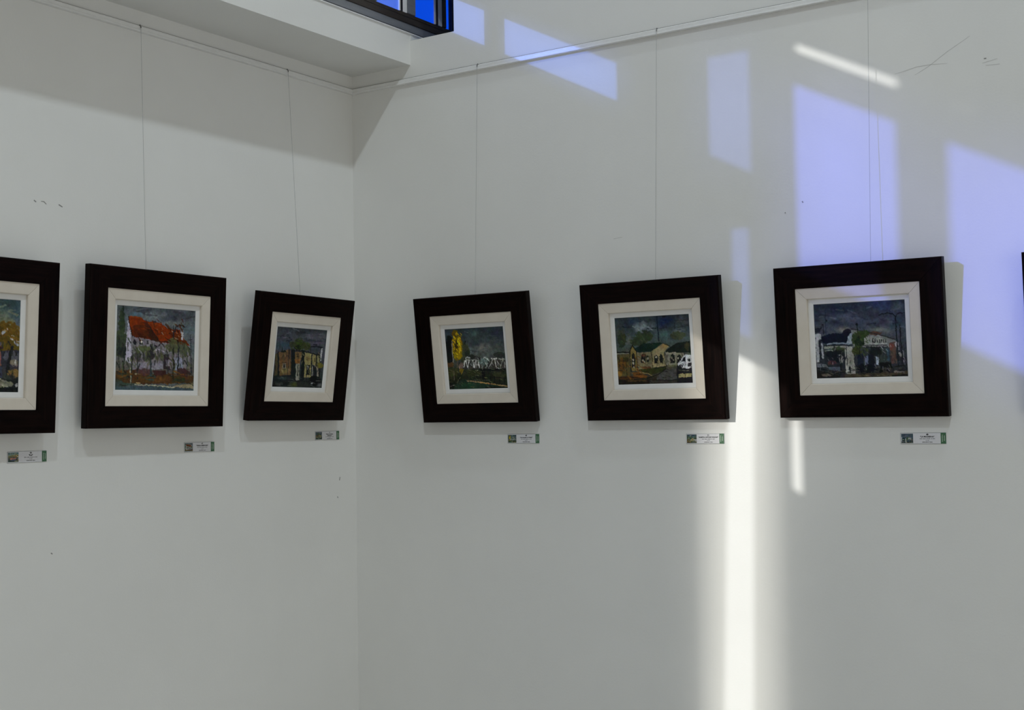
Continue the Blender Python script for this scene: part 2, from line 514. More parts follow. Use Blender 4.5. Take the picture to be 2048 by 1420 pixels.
def paint(quad, ops, W, H, seed):
    """brush strokes listed in study coordinates, laid on a W x H grid"""
    rng = np.random.default_rng(seed)
    hm = homography([(0, 0), (1, 0), (1, 1), (0, 1)], quad)
    vv, uu = np.meshgrid(np.linspace(0, 1, H), np.linspace(0, 1, W), indexing='ij')
    q = np.stack([uu, vv, np.ones_like(uu)], -1) @ hm.T
    X, Y = q[..., 0] / q[..., 2], q[..., 1] / q[..., 2]
    fine = vnoise(rng, H, W, 2.2)
    mid = vnoise(rng, H, W, 6)
    big = vnoise(rng, H, W, 22)
    X = X + (mid - 0.5) * 13 + (fine - 0.5) * 9
    Y = Y + (vnoise(rng, H, W, 6) - 0.5) * 13 + (vnoise(rng, H, W, 2.2) - 0.5) * 9
    img = np.zeros((H, W, 3))

    def put(mask, c, al=1.0):
        m = (mask * al)[..., None]
        img[:] = img * (1 - m) + np.array(c, float) * m

    for op in ops:
        k, c = op[0], op[1]
        if k == 'g':
            ys = [s[0] for s in c]
            for ch in range(3):
                img[..., ch] = np.interp(vv + (big - 0.5) * 0.1, ys, [s[1][ch] for s in c])
        elif k == 'p':
            pts = op[2]
            al = op[3] if len(op) > 3 else 1.0
            ins = np.zeros((H, W), bool)
            for i in range(len(pts)):
                (x1, y1), (x2, y2) = pts[i], pts[i - 1]
                if y1 == y2:
                    continue
                cond = ((y1 > Y) != (y2 > Y)) & (X < (x2 - x1) * (Y - y1) / (y2 - y1) + x1)
                ins ^= cond
            put(ins.astype(float), c, al)
        elif k == 'l':
            pts, w = op[2], op[3]
            al = op[4] if len(op) > 4 else 1.0
            d = np.full((H, W), 1e9)
            for (x1, y1), (x2, y2) in zip(pts[:-1], pts[1:]):
                L2 = (x2 - x1) ** 2 + (y2 - y1) ** 2 + 1e-6
                t = np.clip(((X - x1) * (x2 - x1) + (Y - y1) * (y2 - y1)) / L2, 0, 1)
                d = np.minimum(d, np.hypot(X - x1 - t * (x2 - x1), Y - y1 - t * (y2 - y1)))
            put(np.clip((w / 2 - d) / 4 + 0.5, 0, 1), c, al)
        elif k == 'b':          # dabs in an oval: c, cx, cy, rx, ry, thickness 0..1
            cx, cy, rx, ry, den = op[2:7]
            e = 1 - np.hypot((X - cx) / rx, (Y - cy) / ry)
            nz = vnoise(rng, H, W, 3.2) * 0.6 + vnoise(rng, H, W, 8) * 0.4
            put(np.clip((e * 1.2 + nz - (1.25 - den)) * 5, 0, 1) * (e > 0), c, 0.9)
        elif k == 'r':          # loose short strokes: c, box, count, length, width, angle
            (bx0, by0, bx1, by1), n, ln, wd, ang = op[2:7]
            for _ in range(n):
                x, y = rng.uniform(bx0, bx1), rng.uniform(by0, by1)
                t = math.radians(ang + rng.normal(0, 16))
                L = ln * rng.uniform(0.5, 1.3)
                dx, dy = math.cos(t) * L / 2, math.sin(t) * L / 2
                r0 = L / 2 + wd + 40
                msk = (np.abs(X - x) < r0) & (np.abs(Y - y) < r0)
                px, py = X[msk], Y[msk]
                tt = np.clip(((px - x) * dx + (py - y) * dy) / (dx * dx + dy * dy), -1, 1)
                dd = np.hypot(px - x - tt * dx, py - y - tt * dy)
                al = np.clip((wd * rng.uniform(0.6, 1.2) / 2 - dd) / 4 + 0.5, 0, 1)[:, None] * rng.uniform(0.55, 0.95)
                img[msk] = img[msk] * (1 - al) + np.array(c, float) * rng.uniform(0.8, 1.2) * al
        elif k == 'w':          # soft wash
            cx, cy, rx, ry, al = op[2:7]
            e = np.clip(1 - np.hypot((X - cx) / rx, (Y - cy) / ry), 0, 1)
            nz = vnoise(rng, H, W, 10)
            put(np.clip(e * (0.6 + nz), 0, 1), c, al)
    img = np.clip(img, 0, 255)
    sat = (img.max(-1) - img.min(-1)) / (img.max(-1) + 1e-6)
    img = img * (0.62 + 0.38 * img / 165.0) * (1 - 0.42 * sat)[..., None]
    brush = vnoise(rng, H, W, 2.4) * 0.45 + mid * 0.35 + vnoise(rng, H, W, 12) * 0.2
    img *= (0.70 + 0.60 * brush)[..., None]
    img *= LIFT.get(seed - 40, 1.0)
    img += (np.stack([vnoise(rng, H, W, 5) for _ in range(3)], -1) - 0.5) * 7
    return np.clip(lin(np.clip(img, 0, 255)) * PAINT_GAIN, 0.0, 0.85)


m, nt, b = new_mat('oil_paint')
at = nt.nodes.new('ShaderNodeAttribute')
at.attribute_name = 'paint'
nt.links.new(at.outputs['Color'], b.inputs['Base Color'])
b.inputs['Roughness'].default_value = 0.55
b.inputs['Specular IOR Level'].default_value = 0.10
nn = noise(nt, 260, 3)
bump(nt, b, nn.outputs['Fac'], 0.25, 0.0008)
M['paint'] = m
M['print'] = m


def canvas_mesh(w, h, img, y, thick=0.003):
    H, W, _ = img.shape
    xs = np.linspace(-w / 2, w / 2, W)
    zs = np.linspace(h / 2, -h / 2, H)
    zz, xx = np.meshgrid(zs, xs, indexing='ij')
    co = np.stack([xx, np.full_like(xx, y), zz], -1).reshape(-1, 3)
    i = np.arange(H * W).reshape(H, W)
    f = np.stack([i[:-1, :-1], i[1:, :-1], i[1:, 1:], i[:-1, 1:]], -1).reshape(-1, 4)
    n0 = len(co)
    cs = [0, W - 1, H * W - 1, (H - 1) * W]
    back = co[cs] + np.array([0, thick, 0])
    co = np.vstack([co, back])
    me = bpy.data.meshes.new('canvas')
    faces = [tuple(int(k) for k in r) for r in f] + [(n0, n0 + 1, n0 + 2, n0 + 3)]
    me.from_pydata(co.tolist(), [], faces)
    a = me.color_attributes.new('paint', 'FLOAT_COLOR', 'POINT')
    c = np.ones((len(co), 4), np.float32)
    c[:n0, :3] = img.reshape(-1, 3)
    c[n0:, :3] = 0.3
    a.data.foreach_set('color', c.ravel())
    me.update()
    return me


SK = (78, 84, 88)
OPS = {}
# white villa under an orange roof
OPS[2] = ([(268, 262), (1145, 322), (1112, 1228), (245, 1228)], [
    ('g', [(0, (78, 84, 88)), (0.25, (96, 101, 104)), (0.5, (92, 98, 102)), (0.75, (92, 88, 82)), (1, (78, 86, 88))]),
    ('w', (58, 60, 70), 900, 390, 230, 90, 0.9), ('w', (60, 62, 72), 560, 320, 120, 50, 0.8), ('w', (118, 124, 126), 700, 380, 200, 70, 0.7),
    ('w', (88, 110, 124), 480, 365, 90, 40, 0.9), ('w', (84, 104, 112), 1060, 540, 120, 70, 0.8), ('w', (110, 112, 112), 900, 470, 140, 40, 0.7),
    ('l', (44, 54, 44), [(340, 268), (325, 520), (310, 640)], 26), ('b', (56, 68, 50), 320, 480, 42, 180, 0.75), ('b', (70, 82, 60), 310, 640, 70, 110, 0.8),
    ('b', (62, 72, 58), 300, 740, 90, 130, 0.85), ('b', (40, 46, 44), 330, 800, 70, 90, 0.6),
    ('p', (150, 148, 158), [(390, 420), (420, 560), (430, 940), (360, 900), (375, 560)]),
    ('p', (112, 108, 112), [(420, 620), (1080, 700), (1070, 980), (430, 1000)]),
    ('p', (156, 70, 14), [(392, 388), (545, 402), (580, 445), (690, 450), (800, 490), (825, 525), (960, 540), (985, 600), (1085, 722), (940, 705), (760, 692), (640, 655), (430, 622), (410, 520)]),
    ('p', (100, 50, 20), [(450, 490), (590, 480), (650, 560), (740, 670), (650, 650), (440, 610)], 0.8), ('p', (70, 40, 24), [(585, 450), (640, 520), (740, 680), (650, 660), (590, 520)], 0.8),
    ('p', (110, 58, 20), [(850, 560), (970, 580), (1080, 715), (900, 690)], 0.6), ('l', (165, 84, 26), [(400, 395), (545, 408)], 16), ('l', (160, 80, 24), [(600, 460), (790, 500)], 14),
    ('l', (60, 34, 22), [(395, 390), (420, 560), (440, 620), (560, 632)], 9), ('l', (45, 34, 28), [(590, 440), (740, 680)], 8), ('l', (58, 40, 30), [(640, 660), (880, 690)], 12),
    ('p', (52, 44, 44), [(676, 445), (706, 445), (706, 468), (676, 466)]), ('p', (150, 148, 150), [(980, 545), (1005, 545), (1008, 660), (985, 660)]),
    ('l', (40, 42, 46), [(900, 500), (895, 1130)], 10), ('l', (40, 42, 46), [(912, 560), (925, 510), (960, 488), (1005, 492), (1015, 512)], 10),
    ('l', (50, 56, 60), [(1088, 590), (1086, 1030)], 8), ('l', (50, 56, 60), [(1068, 655), (1112, 650)], 7),
    ('p', (38, 36, 42), [(450, 655), (480, 655), (480, 715), (450, 715)]), ('p', (42, 38, 44), [(512, 668), (558, 668), (555, 716), (515, 716)]), ('p', (60, 56, 60), [(596, 668), (620, 668), (620, 710), (596, 710)]),
    ('b', (180, 172, 165), 540, 684, 14, 18, 0.9), ('p', (44, 40, 46), [(640, 705), (662, 705), (662, 770), (640, 770)]), ('p', (44, 40, 46), [(690, 715), (712, 715), (705, 760), (690, 758)]),
    ('l', (50, 44, 46), [(720, 740), (760, 690), (800, 740)], 10), ('b', (86, 92, 62), 560, 780, 110, 60, 0.75), ('b', (86, 90, 64), 900, 720, 90, 90, 0.7), ('b', (78, 84, 66), 1010, 760, 70, 90, 0.65),
    ('b', (62, 60, 60), 520, 850, 110, 60, 0.6), ('b', (44, 42, 44), 640, 840, 60, 80, 0.55), ('b', (84, 84, 74), 760, 850, 60, 60, 0.6), ('l', (150, 145, 155), [(680, 780), (740, 770), (800, 790)], 16),
    ('p', (58, 48, 54), [(785, 820), (840, 820), (850, 1000), (785, 990)]), ('p', (122, 119, 128), [(450, 920), (600, 915), (780, 930), (780, 985), (600, 1005), (440, 1000)]), ('p', (122, 124, 138), [(905, 860), (990, 850), (1000, 1000), (910, 1000)]),
    ('l', (38, 40, 48), [(950, 760), (940, 1060)], 14), ('l', (54, 56, 54), [(1050, 720), (1040, 1110)], 9),
    ('p', (92, 68, 40), [(250, 1030), (420, 990), (700, 1050), (1110, 1060), (1112, 1130), (900, 1150), (420, 1160), (248, 1120)]), ('w', (130, 92, 40), 320, 1040, 90, 60, 0.9), ('w', (124, 88, 46), 650, 1100, 300, 50, 0.8),
    ('p', (74, 48, 46), [(660, 1005), (800, 1000), (810, 1060), (680, 1065)]), ('b', (84, 60, 62), 560, 1020, 110, 45, 0.7), ('b', (70, 46, 46), 1000, 1030, 90, 60, 0.6), ('b', (150, 140, 120), 490, 1050, 40, 14, 0.8),
    ('l', (40, 40, 36), [(335, 910), (345, 1010), (395, 1085)], 20), ('l', (84, 92, 70), [(330, 920), (330, 1080)], 14), ('l', (46, 50, 46), [(430, 850), (425, 1150)], 16), ('l', (150, 150, 130), [(418, 980), (420, 1160)], 9),
    ('l', (42, 46, 42), [(495, 820), (495, 1110)], 10), ('l', (52, 62, 64), [(640, 860), (645, 1100)], 22), ('l', (50, 48, 34), [(893, 760), (890, 1135)], 20),
    ('b', (60, 76, 70), 640, 1090, 60, 40, 0.8), ('b', (58, 64, 40), 960, 1110, 70, 40, 0.6), ('p', (60, 72, 66), [(248, 1110), (420, 1160), (640, 1165), (250, 1190)], 0.8),
    ('p', (150, 138, 112), [(940, 1165), (1112, 1140), (1112, 1200), (900, 1190)], 0.8), ('p', (72, 86, 92), [(245, 1192), (600, 1180), (1000, 1195), (1112, 1208), (1112, 1228), (245, 1228)]), ('l', (160, 158, 140), [(470, 1168), (640, 1172), (900, 1192)], 9), ('l', (166, 150, 110), [(480, 1150), (520, 1148)], 16)])
# yellow buildings and a tree under a violet sky
OPS[3] = ([(175, 98), (1170, 185), (1060, 1298), (68, 1275)], [
    ('g', [(0, (56, 60, 65)), (0.3, (64, 66, 72)), (0.5, (66, 66, 74)), (0.8, (46, 52, 52)), (1, (34, 40, 38))]),
    ('w', (80, 78, 88), 900, 300, 260, 120, 0.9), ('w', (52, 72, 84), 300, 460, 220, 130, 1.0), ('w', (42, 46, 50), 650, 220, 160, 60, 0.8), ('w', (84, 76, 92), 950, 440, 200, 60, 0.7), ('w', (90, 92, 96), 1080, 300, 100, 80, 0.6),
    ('l', (44, 44, 58), [(760, 385), (1050, 405)], 14), ('b', (52, 62, 34), 620, 450, 130, 120, 0.85), ('b', (62, 78, 36), 620, 420, 70, 60, 0.7), ('b', (54, 60, 40), 480, 460, 70, 70, 0.75), ('b', (60, 64, 40), 760, 500, 90, 90, 0.75), ('b', (30, 40, 22), 580, 520, 80, 60, 0.6),
    ('p', (74, 66, 48), [(125, 640), (190, 620), (180, 1040), (110, 1060)]), ('p', (100, 82, 58), [(205, 600), (440, 545), (450, 1040), (215, 1055)]), ('w', (84, 66, 50), 330, 700, 120, 120, 0.9), ('w', (122, 114, 78), 330, 960, 120, 90, 0.9), ('w', (116, 86, 56), 250, 780, 50, 150, 0.7),
    ('l', (26, 30, 30), [(190, 600), (195, 1050)], 28), ('b', (24, 28, 28), 300, 590, 60, 30, 0.7), ('l', (22, 28, 28), [(272, 510), (272, 580)], 18), ('p', (44, 46, 34), [(395, 560), (440, 540), (400, 700)]),
    ('p', (24, 30, 31), [(455, 540), (530, 560), (540, 1100), (440, 1100)]), ('p', (104, 88, 60), [(530, 600), (660, 600), (655, 760), (530, 760)]), ('p', (130, 96, 54), [(530, 740), (630, 745), (628, 825), (528, 825)]), ('l', (38, 36, 30), [(560, 640), (600, 640), (570, 690), (600, 680)], 14),
    ('p', (112, 112, 104), [(545, 835), (620, 830), (610, 1150), (545, 1150)]), ('l', (34, 36, 34), [(590, 850), (580, 1060)], 14), ('p', (20, 26, 27), [(660, 570), (720, 570), (715, 1150), (640, 1150)]),
    ('p', (128, 122, 88), [(722, 615), (860, 630), (845, 1090), (710, 1100)]), ('p', (118, 112, 80), [(880, 640), (950, 650), (945, 850), (870, 850)]), ('p', (112, 110, 82), [(965, 660), (1030, 680), (1020, 860), (955, 860)]),
    ('w', (92, 76, 50), 790, 740, 70, 60, 0.6), ('l', (18, 22, 24), [(530, 580), (720, 590), (870, 630), (1050, 680)], 20), ('l', (18, 22, 24), [(865, 640), (850, 900)], 18), ('l', (18, 22, 24), [(955, 660), (935, 1080)], 20), ('l', (18, 22, 24), [(1030, 690), (1020, 860)], 14),
    ('p', (58, 62, 68), [(850, 500), (1070, 520), (1040, 660), (860, 620)]), ('l', (18, 20, 26), [(850, 505), (960, 500), (1080, 520)], 22), ('l', (18, 20, 26), [(900, 465), (970, 468)], 18), ('l', (130, 130, 132), [(1065, 535), (1040, 770)], 26), ('l', (24, 24, 28), [(845, 500), (835, 620)], 12),
    ('p', (26, 28, 28), [(752, 850), (830, 855), (820, 1050), (755, 1050)]), ('p', (100, 100, 96), [(768, 870), (805, 870), (800, 940), (770, 940)]), ('l', (120, 118, 112), [(880, 890), (865, 1060)], 16), ('l', (24, 26, 28), [(900, 870), (925, 1060)], 26), ('l', (116, 112, 104), [(965, 900), (990, 1080)], 26), ('l', (26, 28, 26), [(1020, 900), (1010, 1080)], 24),
    ('b', (116, 110, 48), 1020, 865, 70, 50, 0.8), ('p', (120, 118, 108), [(285, 825), (345, 825), (340, 920), (275, 925)]), ('p', (26, 26, 26), [(295, 830), (320, 830), (318, 915), (292, 915)]), ('l', (34, 34, 32), [(262, 810), (355, 805)], 10),
    ('l', (44, 50, 54), [(222, 520), (228, 320), (260, 280), (320, 262), (380, 268)], 11), ('l', (34, 40, 46), [(418, 300), (410, 540), (375, 1150)], 10), ('b', (36, 40, 46), 455, 365, 20, 26, 0.9), ('l', (36, 40, 46), [(400, 390), (440, 390)], 9),
    ('p', (28, 34, 34), [(95, 1060), (440, 1050), (540, 1140), (330, 1170), (85, 1180)]), ('w', (54, 66, 66), 330, 1110, 220, 50, 0.8), ('p', (22, 26, 24), [(280, 1180), (430, 1180), (400, 1240), (70, 1275), (80, 1200)], 0.9), ('w', (80, 84, 44), 520, 1230, 130, 70, 0.9), ('b', (52, 56, 54), 200, 1220, 120, 40, 0.5),
    ('b', (12, 14, 16), 920, 1160, 130, 100, 0.95), ('p', (38, 40, 38), [(560, 1160), (830, 1120), (830, 1290), (580, 1290)], 0.8), ('w', (84, 86, 88), 1030, 1240, 80, 60, 0.9), ('b', (120, 122, 124), 870, 1210, 22, 16, 0.8), ('l', (18, 22, 22), [(300, 1160), (560, 1160), (830, 1170)], 12)])
# yellow poplar beside a white bridge
OPS[4] = ([(75, 185), (1250, 110), (1360, 1295), (172, 1330)], [
    ('g', [(0, (44, 52, 56)), (0.25, (56, 62, 64)), (0.45, (70, 74, 72)), (0.6, (44, 48, 44)), (0.8, (38, 42, 30)), (1, (30, 40, 30))]),
    ('w', (76, 92, 90), 660, 230, 140, 90, 0.9), ('w', (40, 44, 56), 1130, 250, 200, 160, 0.9), ('w', (92, 90, 86), 860, 530, 190, 120, 0.9), ('w', (88, 96, 96), 590, 600, 90, 110, 0.9), ('w', (46, 54, 60), 680, 440, 120, 70, 0.8), ('w', (52, 58, 60), 950, 360, 200, 90, 0.7), ('w', (66, 68, 66), 1150, 530, 130, 80, 0.8), ('w', (46, 58, 70), 160, 300, 90, 100, 0.7),
    ('b', (16, 20, 20), 165, 600, 110, 300, 0.95), ('l', (16, 20, 20), [(160, 320), (170, 600)], 50), ('b', (56, 60, 42), 480, 620, 110, 200, 0.9), ('l', (24, 28, 26), [(488, 400), (486, 460)], 24), ('b', (40, 46, 36), 530, 640, 60, 90, 0.7), ('b', (40, 46, 42), 1190, 660, 130, 60, 0.9), ('b', (34, 38, 36), 620, 690, 60, 30, 0.8),
    ('b', (120, 104, 22), 330, 520, 110, 260, 0.95), ('b', (146, 126, 22), 370, 540, 60, 220, 0.85), ('b', (110, 90, 20), 280, 260, 60, 80, 0.8), ('b', (116, 92, 30), 250, 420, 40, 100, 0.7), ('b', (150, 130, 24), 380, 690, 60, 60, 0.85), ('l', (34, 34, 20), [(300, 300), (320, 480), (290, 700)], 12), ('b', (60, 52, 18), 320, 460, 50, 140, 0.45),
    ('l', (120, 116, 108), [(222, 400), (232, 640), (250, 810)], 12), ('l', (84, 76, 66), [(330, 740), (330, 920)], 14), ('p', (84, 62, 42), [(135, 820), (250, 810), (260, 900), (140, 905)]), ('w', (100, 74, 48), 200, 850, 80, 40, 0.8),
    ('p', (52, 50, 46), [(440, 760), (1300, 750), (1310, 930), (470, 930)]), ('l', (118, 120, 118), [(500, 740), (540, 705), (580, 720)], 18), ('l', (36, 38, 38), [(600, 740), (700, 700), (780, 740)], 30),
    *[('l', (150, 150, 146), [(x, 770), (x + 26 * (1 if i % 2 else -1), 900)], 16) for i, x in enumerate((490, 510, 575, 640, 705, 750))],
    ('l', (128, 130, 126), [(460, 850), (520, 760), (760, 760)], 12), ('l', (134, 138, 136), [(800, 790), (880, 710), (940, 740), (980, 790)], 18), ('b', (86, 104, 100), 870, 790, 100, 70, 0.75), ('l', (120, 126, 124), [(830, 800), (850, 920)], 12), ('l', (124, 126, 124), [(890, 790), (970, 920)], 12), ('l', (120, 124, 122), [(980, 780), (900, 910)], 10),
    ('l', (140, 140, 136), [(1020, 730), (1130, 730)], 22), ('l', (134, 134, 130), [(1050, 740), (980, 890)], 12), ('l', (140, 140, 136), [(1095, 740), (1120, 940)], 16), ('l', (126, 126, 122), [(1130, 770), (1200, 860)], 12), ('l', (128, 128, 122), [(1180, 740), (1290, 740)], 16), ('l', (128, 128, 122), [(1260, 745), (1200, 900)], 14), ('l', (120, 120, 116), [(1280, 750), (1300, 900)], 12),
    ('l', (66, 62, 62), [(470, 915), (1310, 905)], 8), ('b', (100, 84, 78), 410, 880, 60, 80, 0.7), ('l', (140, 120, 110), [(360, 870), (390, 990)], 12), ('l', (140, 122, 40), [(460, 940), (410, 1040)], 14), ('b', (120, 104, 30), 410, 960, 50, 60, 0.6),
    ('p', (20, 22, 20), [(780, 925), (1310, 920), (1315, 950), (980, 975), (780, 965)]), ('l', (140, 138, 132), [(555, 965), (630, 975)], 16), ('l', (150, 148, 142), [(680, 965), (745, 970)], 18), ('l', (110, 108, 88), [(560, 1045), (620, 1060)], 16), ('l', (130, 126, 104), [(690, 1055), (750, 1055)], 16), ('l', (126, 126, 124), [(1130, 910), (1210, 915)], 10),
    ('p', (18, 18, 22), [(820, 960), (890, 960), (915, 1160), (840, 1160)]), ('p', (54, 56, 34), [(140, 910), (350, 920), (330, 1180), (165, 1200)]), ('w', (66, 66, 40), 240, 1000, 110, 90, 0.8), ('b', (34, 36, 26), 300, 1150, 150, 120, 0.5), ('l', (96, 92, 80), [(260, 900), (265, 1180)], 10),
    ('b', (48, 54, 32), 640, 1010, 180, 90, 0.55), ('b', (56, 58, 40), 1180, 1060, 160, 90, 0.6), ('p', (36, 54, 42), [(450, 1120), (700, 1190), (1340, 1270), (1340, 1300), (180, 1325), (300, 1220)]), ('w', (40, 76, 54), 560, 1240, 220, 60, 0.8), ('l', (132, 116, 88), [(530, 1160), (760, 1180), (1010, 1215), (1345, 1260)], 22), ('l', (150, 120, 70), [(800, 1190), (1100, 1230)], 12),
    *[('l', (16, 16, 16), [(x, y0), (x + 10, y0 + 130)], 16) for x, y0 in ((1000, 1080), (1080, 1060), (1180, 1080), (1290, 1090))], ('l', (20, 20, 20), [(680, 1100), (900, 1085), (1060, 1085), (1340, 1110)], 14), ('l', (80, 80, 74), [(640, 1140), (1000, 1150)], 8), ('p', (24, 26, 22), [(165, 1200), (300, 1140), (260, 1325), (172, 1330)], 0.8), ('l', (96, 92, 88), [(190, 1270), (270, 1240)], 14), ('l', (90, 88, 70), [(330, 1190), (400, 1080)], 10), ('p', (22, 24, 20), [(900, 1270), (1360, 1275), (1360, 1300), (900, 1305)])])
# pale chapel with a green roof and a parked van
OPS[5] = ([(88, 160), (1415, 85), (1468, 1300), (147, 1330)], [
    ('g', [(0, (48, 56, 60)), (0.25, (66, 76, 80)), (0.45, (70, 80, 78)), (0.6, (74, 76, 66)), (0.85, (70, 68, 58)), (1, (40, 36, 28))]),
    ('w', (46, 62, 86), 380, 230, 220, 100, 0.8), ('w', (34, 52, 90), 980, 220, 230, 150, 1.0), ('w', (118, 124, 128), 560, 310, 160, 120, 1.0), ('w', (126, 130, 132), 520, 370, 80, 60, 0.8), ('w', (92, 102, 106), 760, 300, 90, 110, 0.8), ('w', (84, 110, 108), 960, 460, 170, 90, 0.9), ('w', (78, 78, 78), 1300, 220, 140, 130, 0.95), ('w', (96, 100, 98), 1240, 380, 120, 60, 0.8), ('w', (66, 66, 52), 190, 420, 110, 200, 0.7), ('w', (104, 104, 92), 330, 560, 90, 130, 0.6),
    ('l', (26, 36, 56), [(230, 310), (340, 322)], 18, 0.9), ('l', (30, 36, 44), [(670, 345), (830, 340)], 16), ('l', (24, 32, 48), [(840, 130), (860, 360), (870, 560)], 22, 0.8), ('l', (34, 44, 60), [(880, 340), (1010, 330)], 9), ('l', (40, 44, 46), [(1160, 200), (1400, 195)], 9), ('l', (44, 46, 46), [(1170, 330), (1400, 290)], 9), ('b', (22, 26, 36), 970, 130, 34, 24, 0.9), ('l', (30, 34, 40), [(1155, 240), (1160, 350)], 12),
    ('b', (54, 66, 46), 600, 480, 170, 110, 0.85), ('b', (52, 64, 44), 500, 570, 140, 90, 0.8), ('b', (46, 56, 42), 220, 560, 90, 140, 0.8), ('b', (66, 72, 44), 240, 480, 50, 80, 0.5), ('b', (64, 70, 52), 1220, 470, 150, 80, 0.75),
    ('p', (26, 50, 42), [(600, 600), (900, 590), (940, 600), (730, 750), (480, 760), (450, 690)]), ('w', (22, 40, 34), 640, 700, 160, 60, 0.8), ('p', (24, 34, 30), [(1000, 730), (1180, 600), (1430, 560), (1440, 770), (990, 760)]), ('b', (60, 56, 36), 1370, 680, 70, 110, 0.5),
    ('p', (112, 106, 84), [(480, 770), (740, 760), (760, 1040), (490, 1060)]), ('p', (132, 124, 96), [(735, 750), (950, 610), (1060, 650), (960, 760), (1000, 1010), (750, 1030)]), ('w', (150, 124, 78), 950, 650, 90, 50, 0.9), ('p', (118, 116, 104), [(990, 765), (1180, 760), (1180, 1000), (1000, 1000)]), ('p', (116, 114, 100), [(1180, 765), (1310, 770), (1300, 960), (1190, 980)]),
    ('p', (128, 116, 72), [(345, 760), (400, 650), (470, 750), (480, 1090), (370, 1080)]), ('l', (24, 26, 22), [(345, 760), (398, 640), (475, 745)], 18), ('l', (28, 30, 24), [(355, 770), (375, 1090)], 16), ('l', (44, 44, 34), [(475, 760), (490, 1080)], 14),
    ('p', (92, 84, 54), [(120, 810), (345, 790), (360, 1180), (150, 1180)]), ('l', (126, 124, 112), [(115, 790), (330, 785)], 16), ('l', (28, 30, 26), [(115, 765), (340, 760)], 20), ('b', (110, 84, 40), 220, 960, 110, 130, 0.6), ('b', (60, 58, 34), 280, 890, 60, 50, 0.7), ('l', (40, 36, 26), [(160, 850), (170, 1040)], 12), ('l', (40, 36, 26), [(230, 900), (240, 1050)], 12), ('l', (46, 42, 30), [(290, 920), (295, 1160)], 10), ('b', (140, 108, 56), 170, 1130, 60, 70, 0.5),
    *[('p', (28, 30, 30), [(x, y + h), (x, y + 40), (x + w / 2, y), (x + w, y + 40), (x + w, y + h)]) for x, y, w, h in ((385, 770, 60, 250), (550, 785, 85, 165), (785, 800, 70, 160), (880, 790, 60, 160), (1065, 785, 85, 170), (1190, 790, 75, 170))],
    ('p', (96, 60, 44), [(560, 800), (640, 790), (620, 830), (570, 840)]), ('p', (44, 42, 36), [(650, 815), (690, 815), (690, 935), (650, 935)]), *[('b', (150, 146, 132), x, y, 13, 22, 0.9) for x, y in ((412, 890), (416, 950), (420, 1020), (820, 850), (1100, 860), (1130, 900), (1210, 870), (585, 910), (670, 870), (610, 930))],
    ('l', (66, 56, 44), [(735, 760), (755, 1030)], 12), ('l', (56, 50, 40), [(960, 770), (1000, 1010)], 12), ('l', (40, 36, 30), [(940, 600), (1070, 660)], 12), ('l', (150, 140, 110), [(790, 1020), (950, 985)], 16), ('b', (104, 74, 46), 660, 1030, 90, 26, 0.7), ('b', (96, 96, 76), 1090, 1000, 90, 24, 0.7), ('b', (92, 88, 78), 1000, 880, 40, 110, 0.5),
    ('p', (62, 66, 34), [(500, 1060), (760, 1040), (1000, 1010), (990, 1060), (800, 1140), (720, 1150), (530, 1090)]), ('l', (40, 42, 26), [(780, 1060), (990, 1010)], 12), ('l', (136, 122, 84), [(510, 1105), (640, 1130), (740, 1165)], 14), ('p', (124, 86, 44), [(400, 1110), (520, 1110), (660, 1180), (640, 1220), (420, 1220)]), ('w', (150, 96, 40), 520, 1190, 90, 40, 0.8), ('p', (92, 64, 36), [(150, 1190), (400, 1180), (420, 1240), (160, 1230)]),
    ('p', (68, 68, 66), [(850, 1160), (1010, 1060), (1180, 1040), (1190, 1250), (820, 1240)]), ('w', (80, 78, 74), 1050, 1160, 140, 70, 0.6), ('l', (24, 22, 20), [(990, 1050), (830, 1160), (650, 1220), (380, 1200)], 14), ('p', (40, 34, 26), [(145, 1240), (700, 1240), (700, 1320), (147, 1330)]), ('b', (92, 72, 44), 450, 1260, 230, 24, 0.5), ('l', (34, 32, 34), [(820, 1260), (1180, 1245)], 16), ('p', (58, 54, 50), [(700, 1255), (1180, 1265), (1180, 1310), (700, 1318)]),
    ('p', (30, 30, 38), [(1180, 1000), (1470, 1000), (1470, 1310), (1185, 1310)], 0.9), ('p', (158, 160, 164), [(1200, 960), (1290, 850), (1340, 800), (1445, 800), (1450, 1010), (1400, 1060), (1230, 1030)]), ('p', (22, 24, 30), [(1260, 920), (1310, 850), (1350, 850), (1340, 925)]), ('p', (30, 32, 38), [(1375, 880), (1430, 870), (1430, 930), (1385, 920)]), ('l', (40, 42, 48), [(1290, 960), (1300, 1030)], 12), ('b', (24, 24, 28), 1250, 1010, 36, 40, 0.9), ('l', (26, 28, 30), [(1215, 1040), (1400, 1060)], 22), ('b', (28, 28, 30), 1420, 980, 50, 60, 0.5),
    ('p', (140, 134, 100), [(1215, 1140), (1450, 1130), (1450, 1190), (1215, 1210)]), ('l', (100, 100, 86), [(1230, 1080), (1400, 1080)], 14), ('l', (20, 20, 26), [(1330, 770), (1335, 1300)], 10, 0.7)])
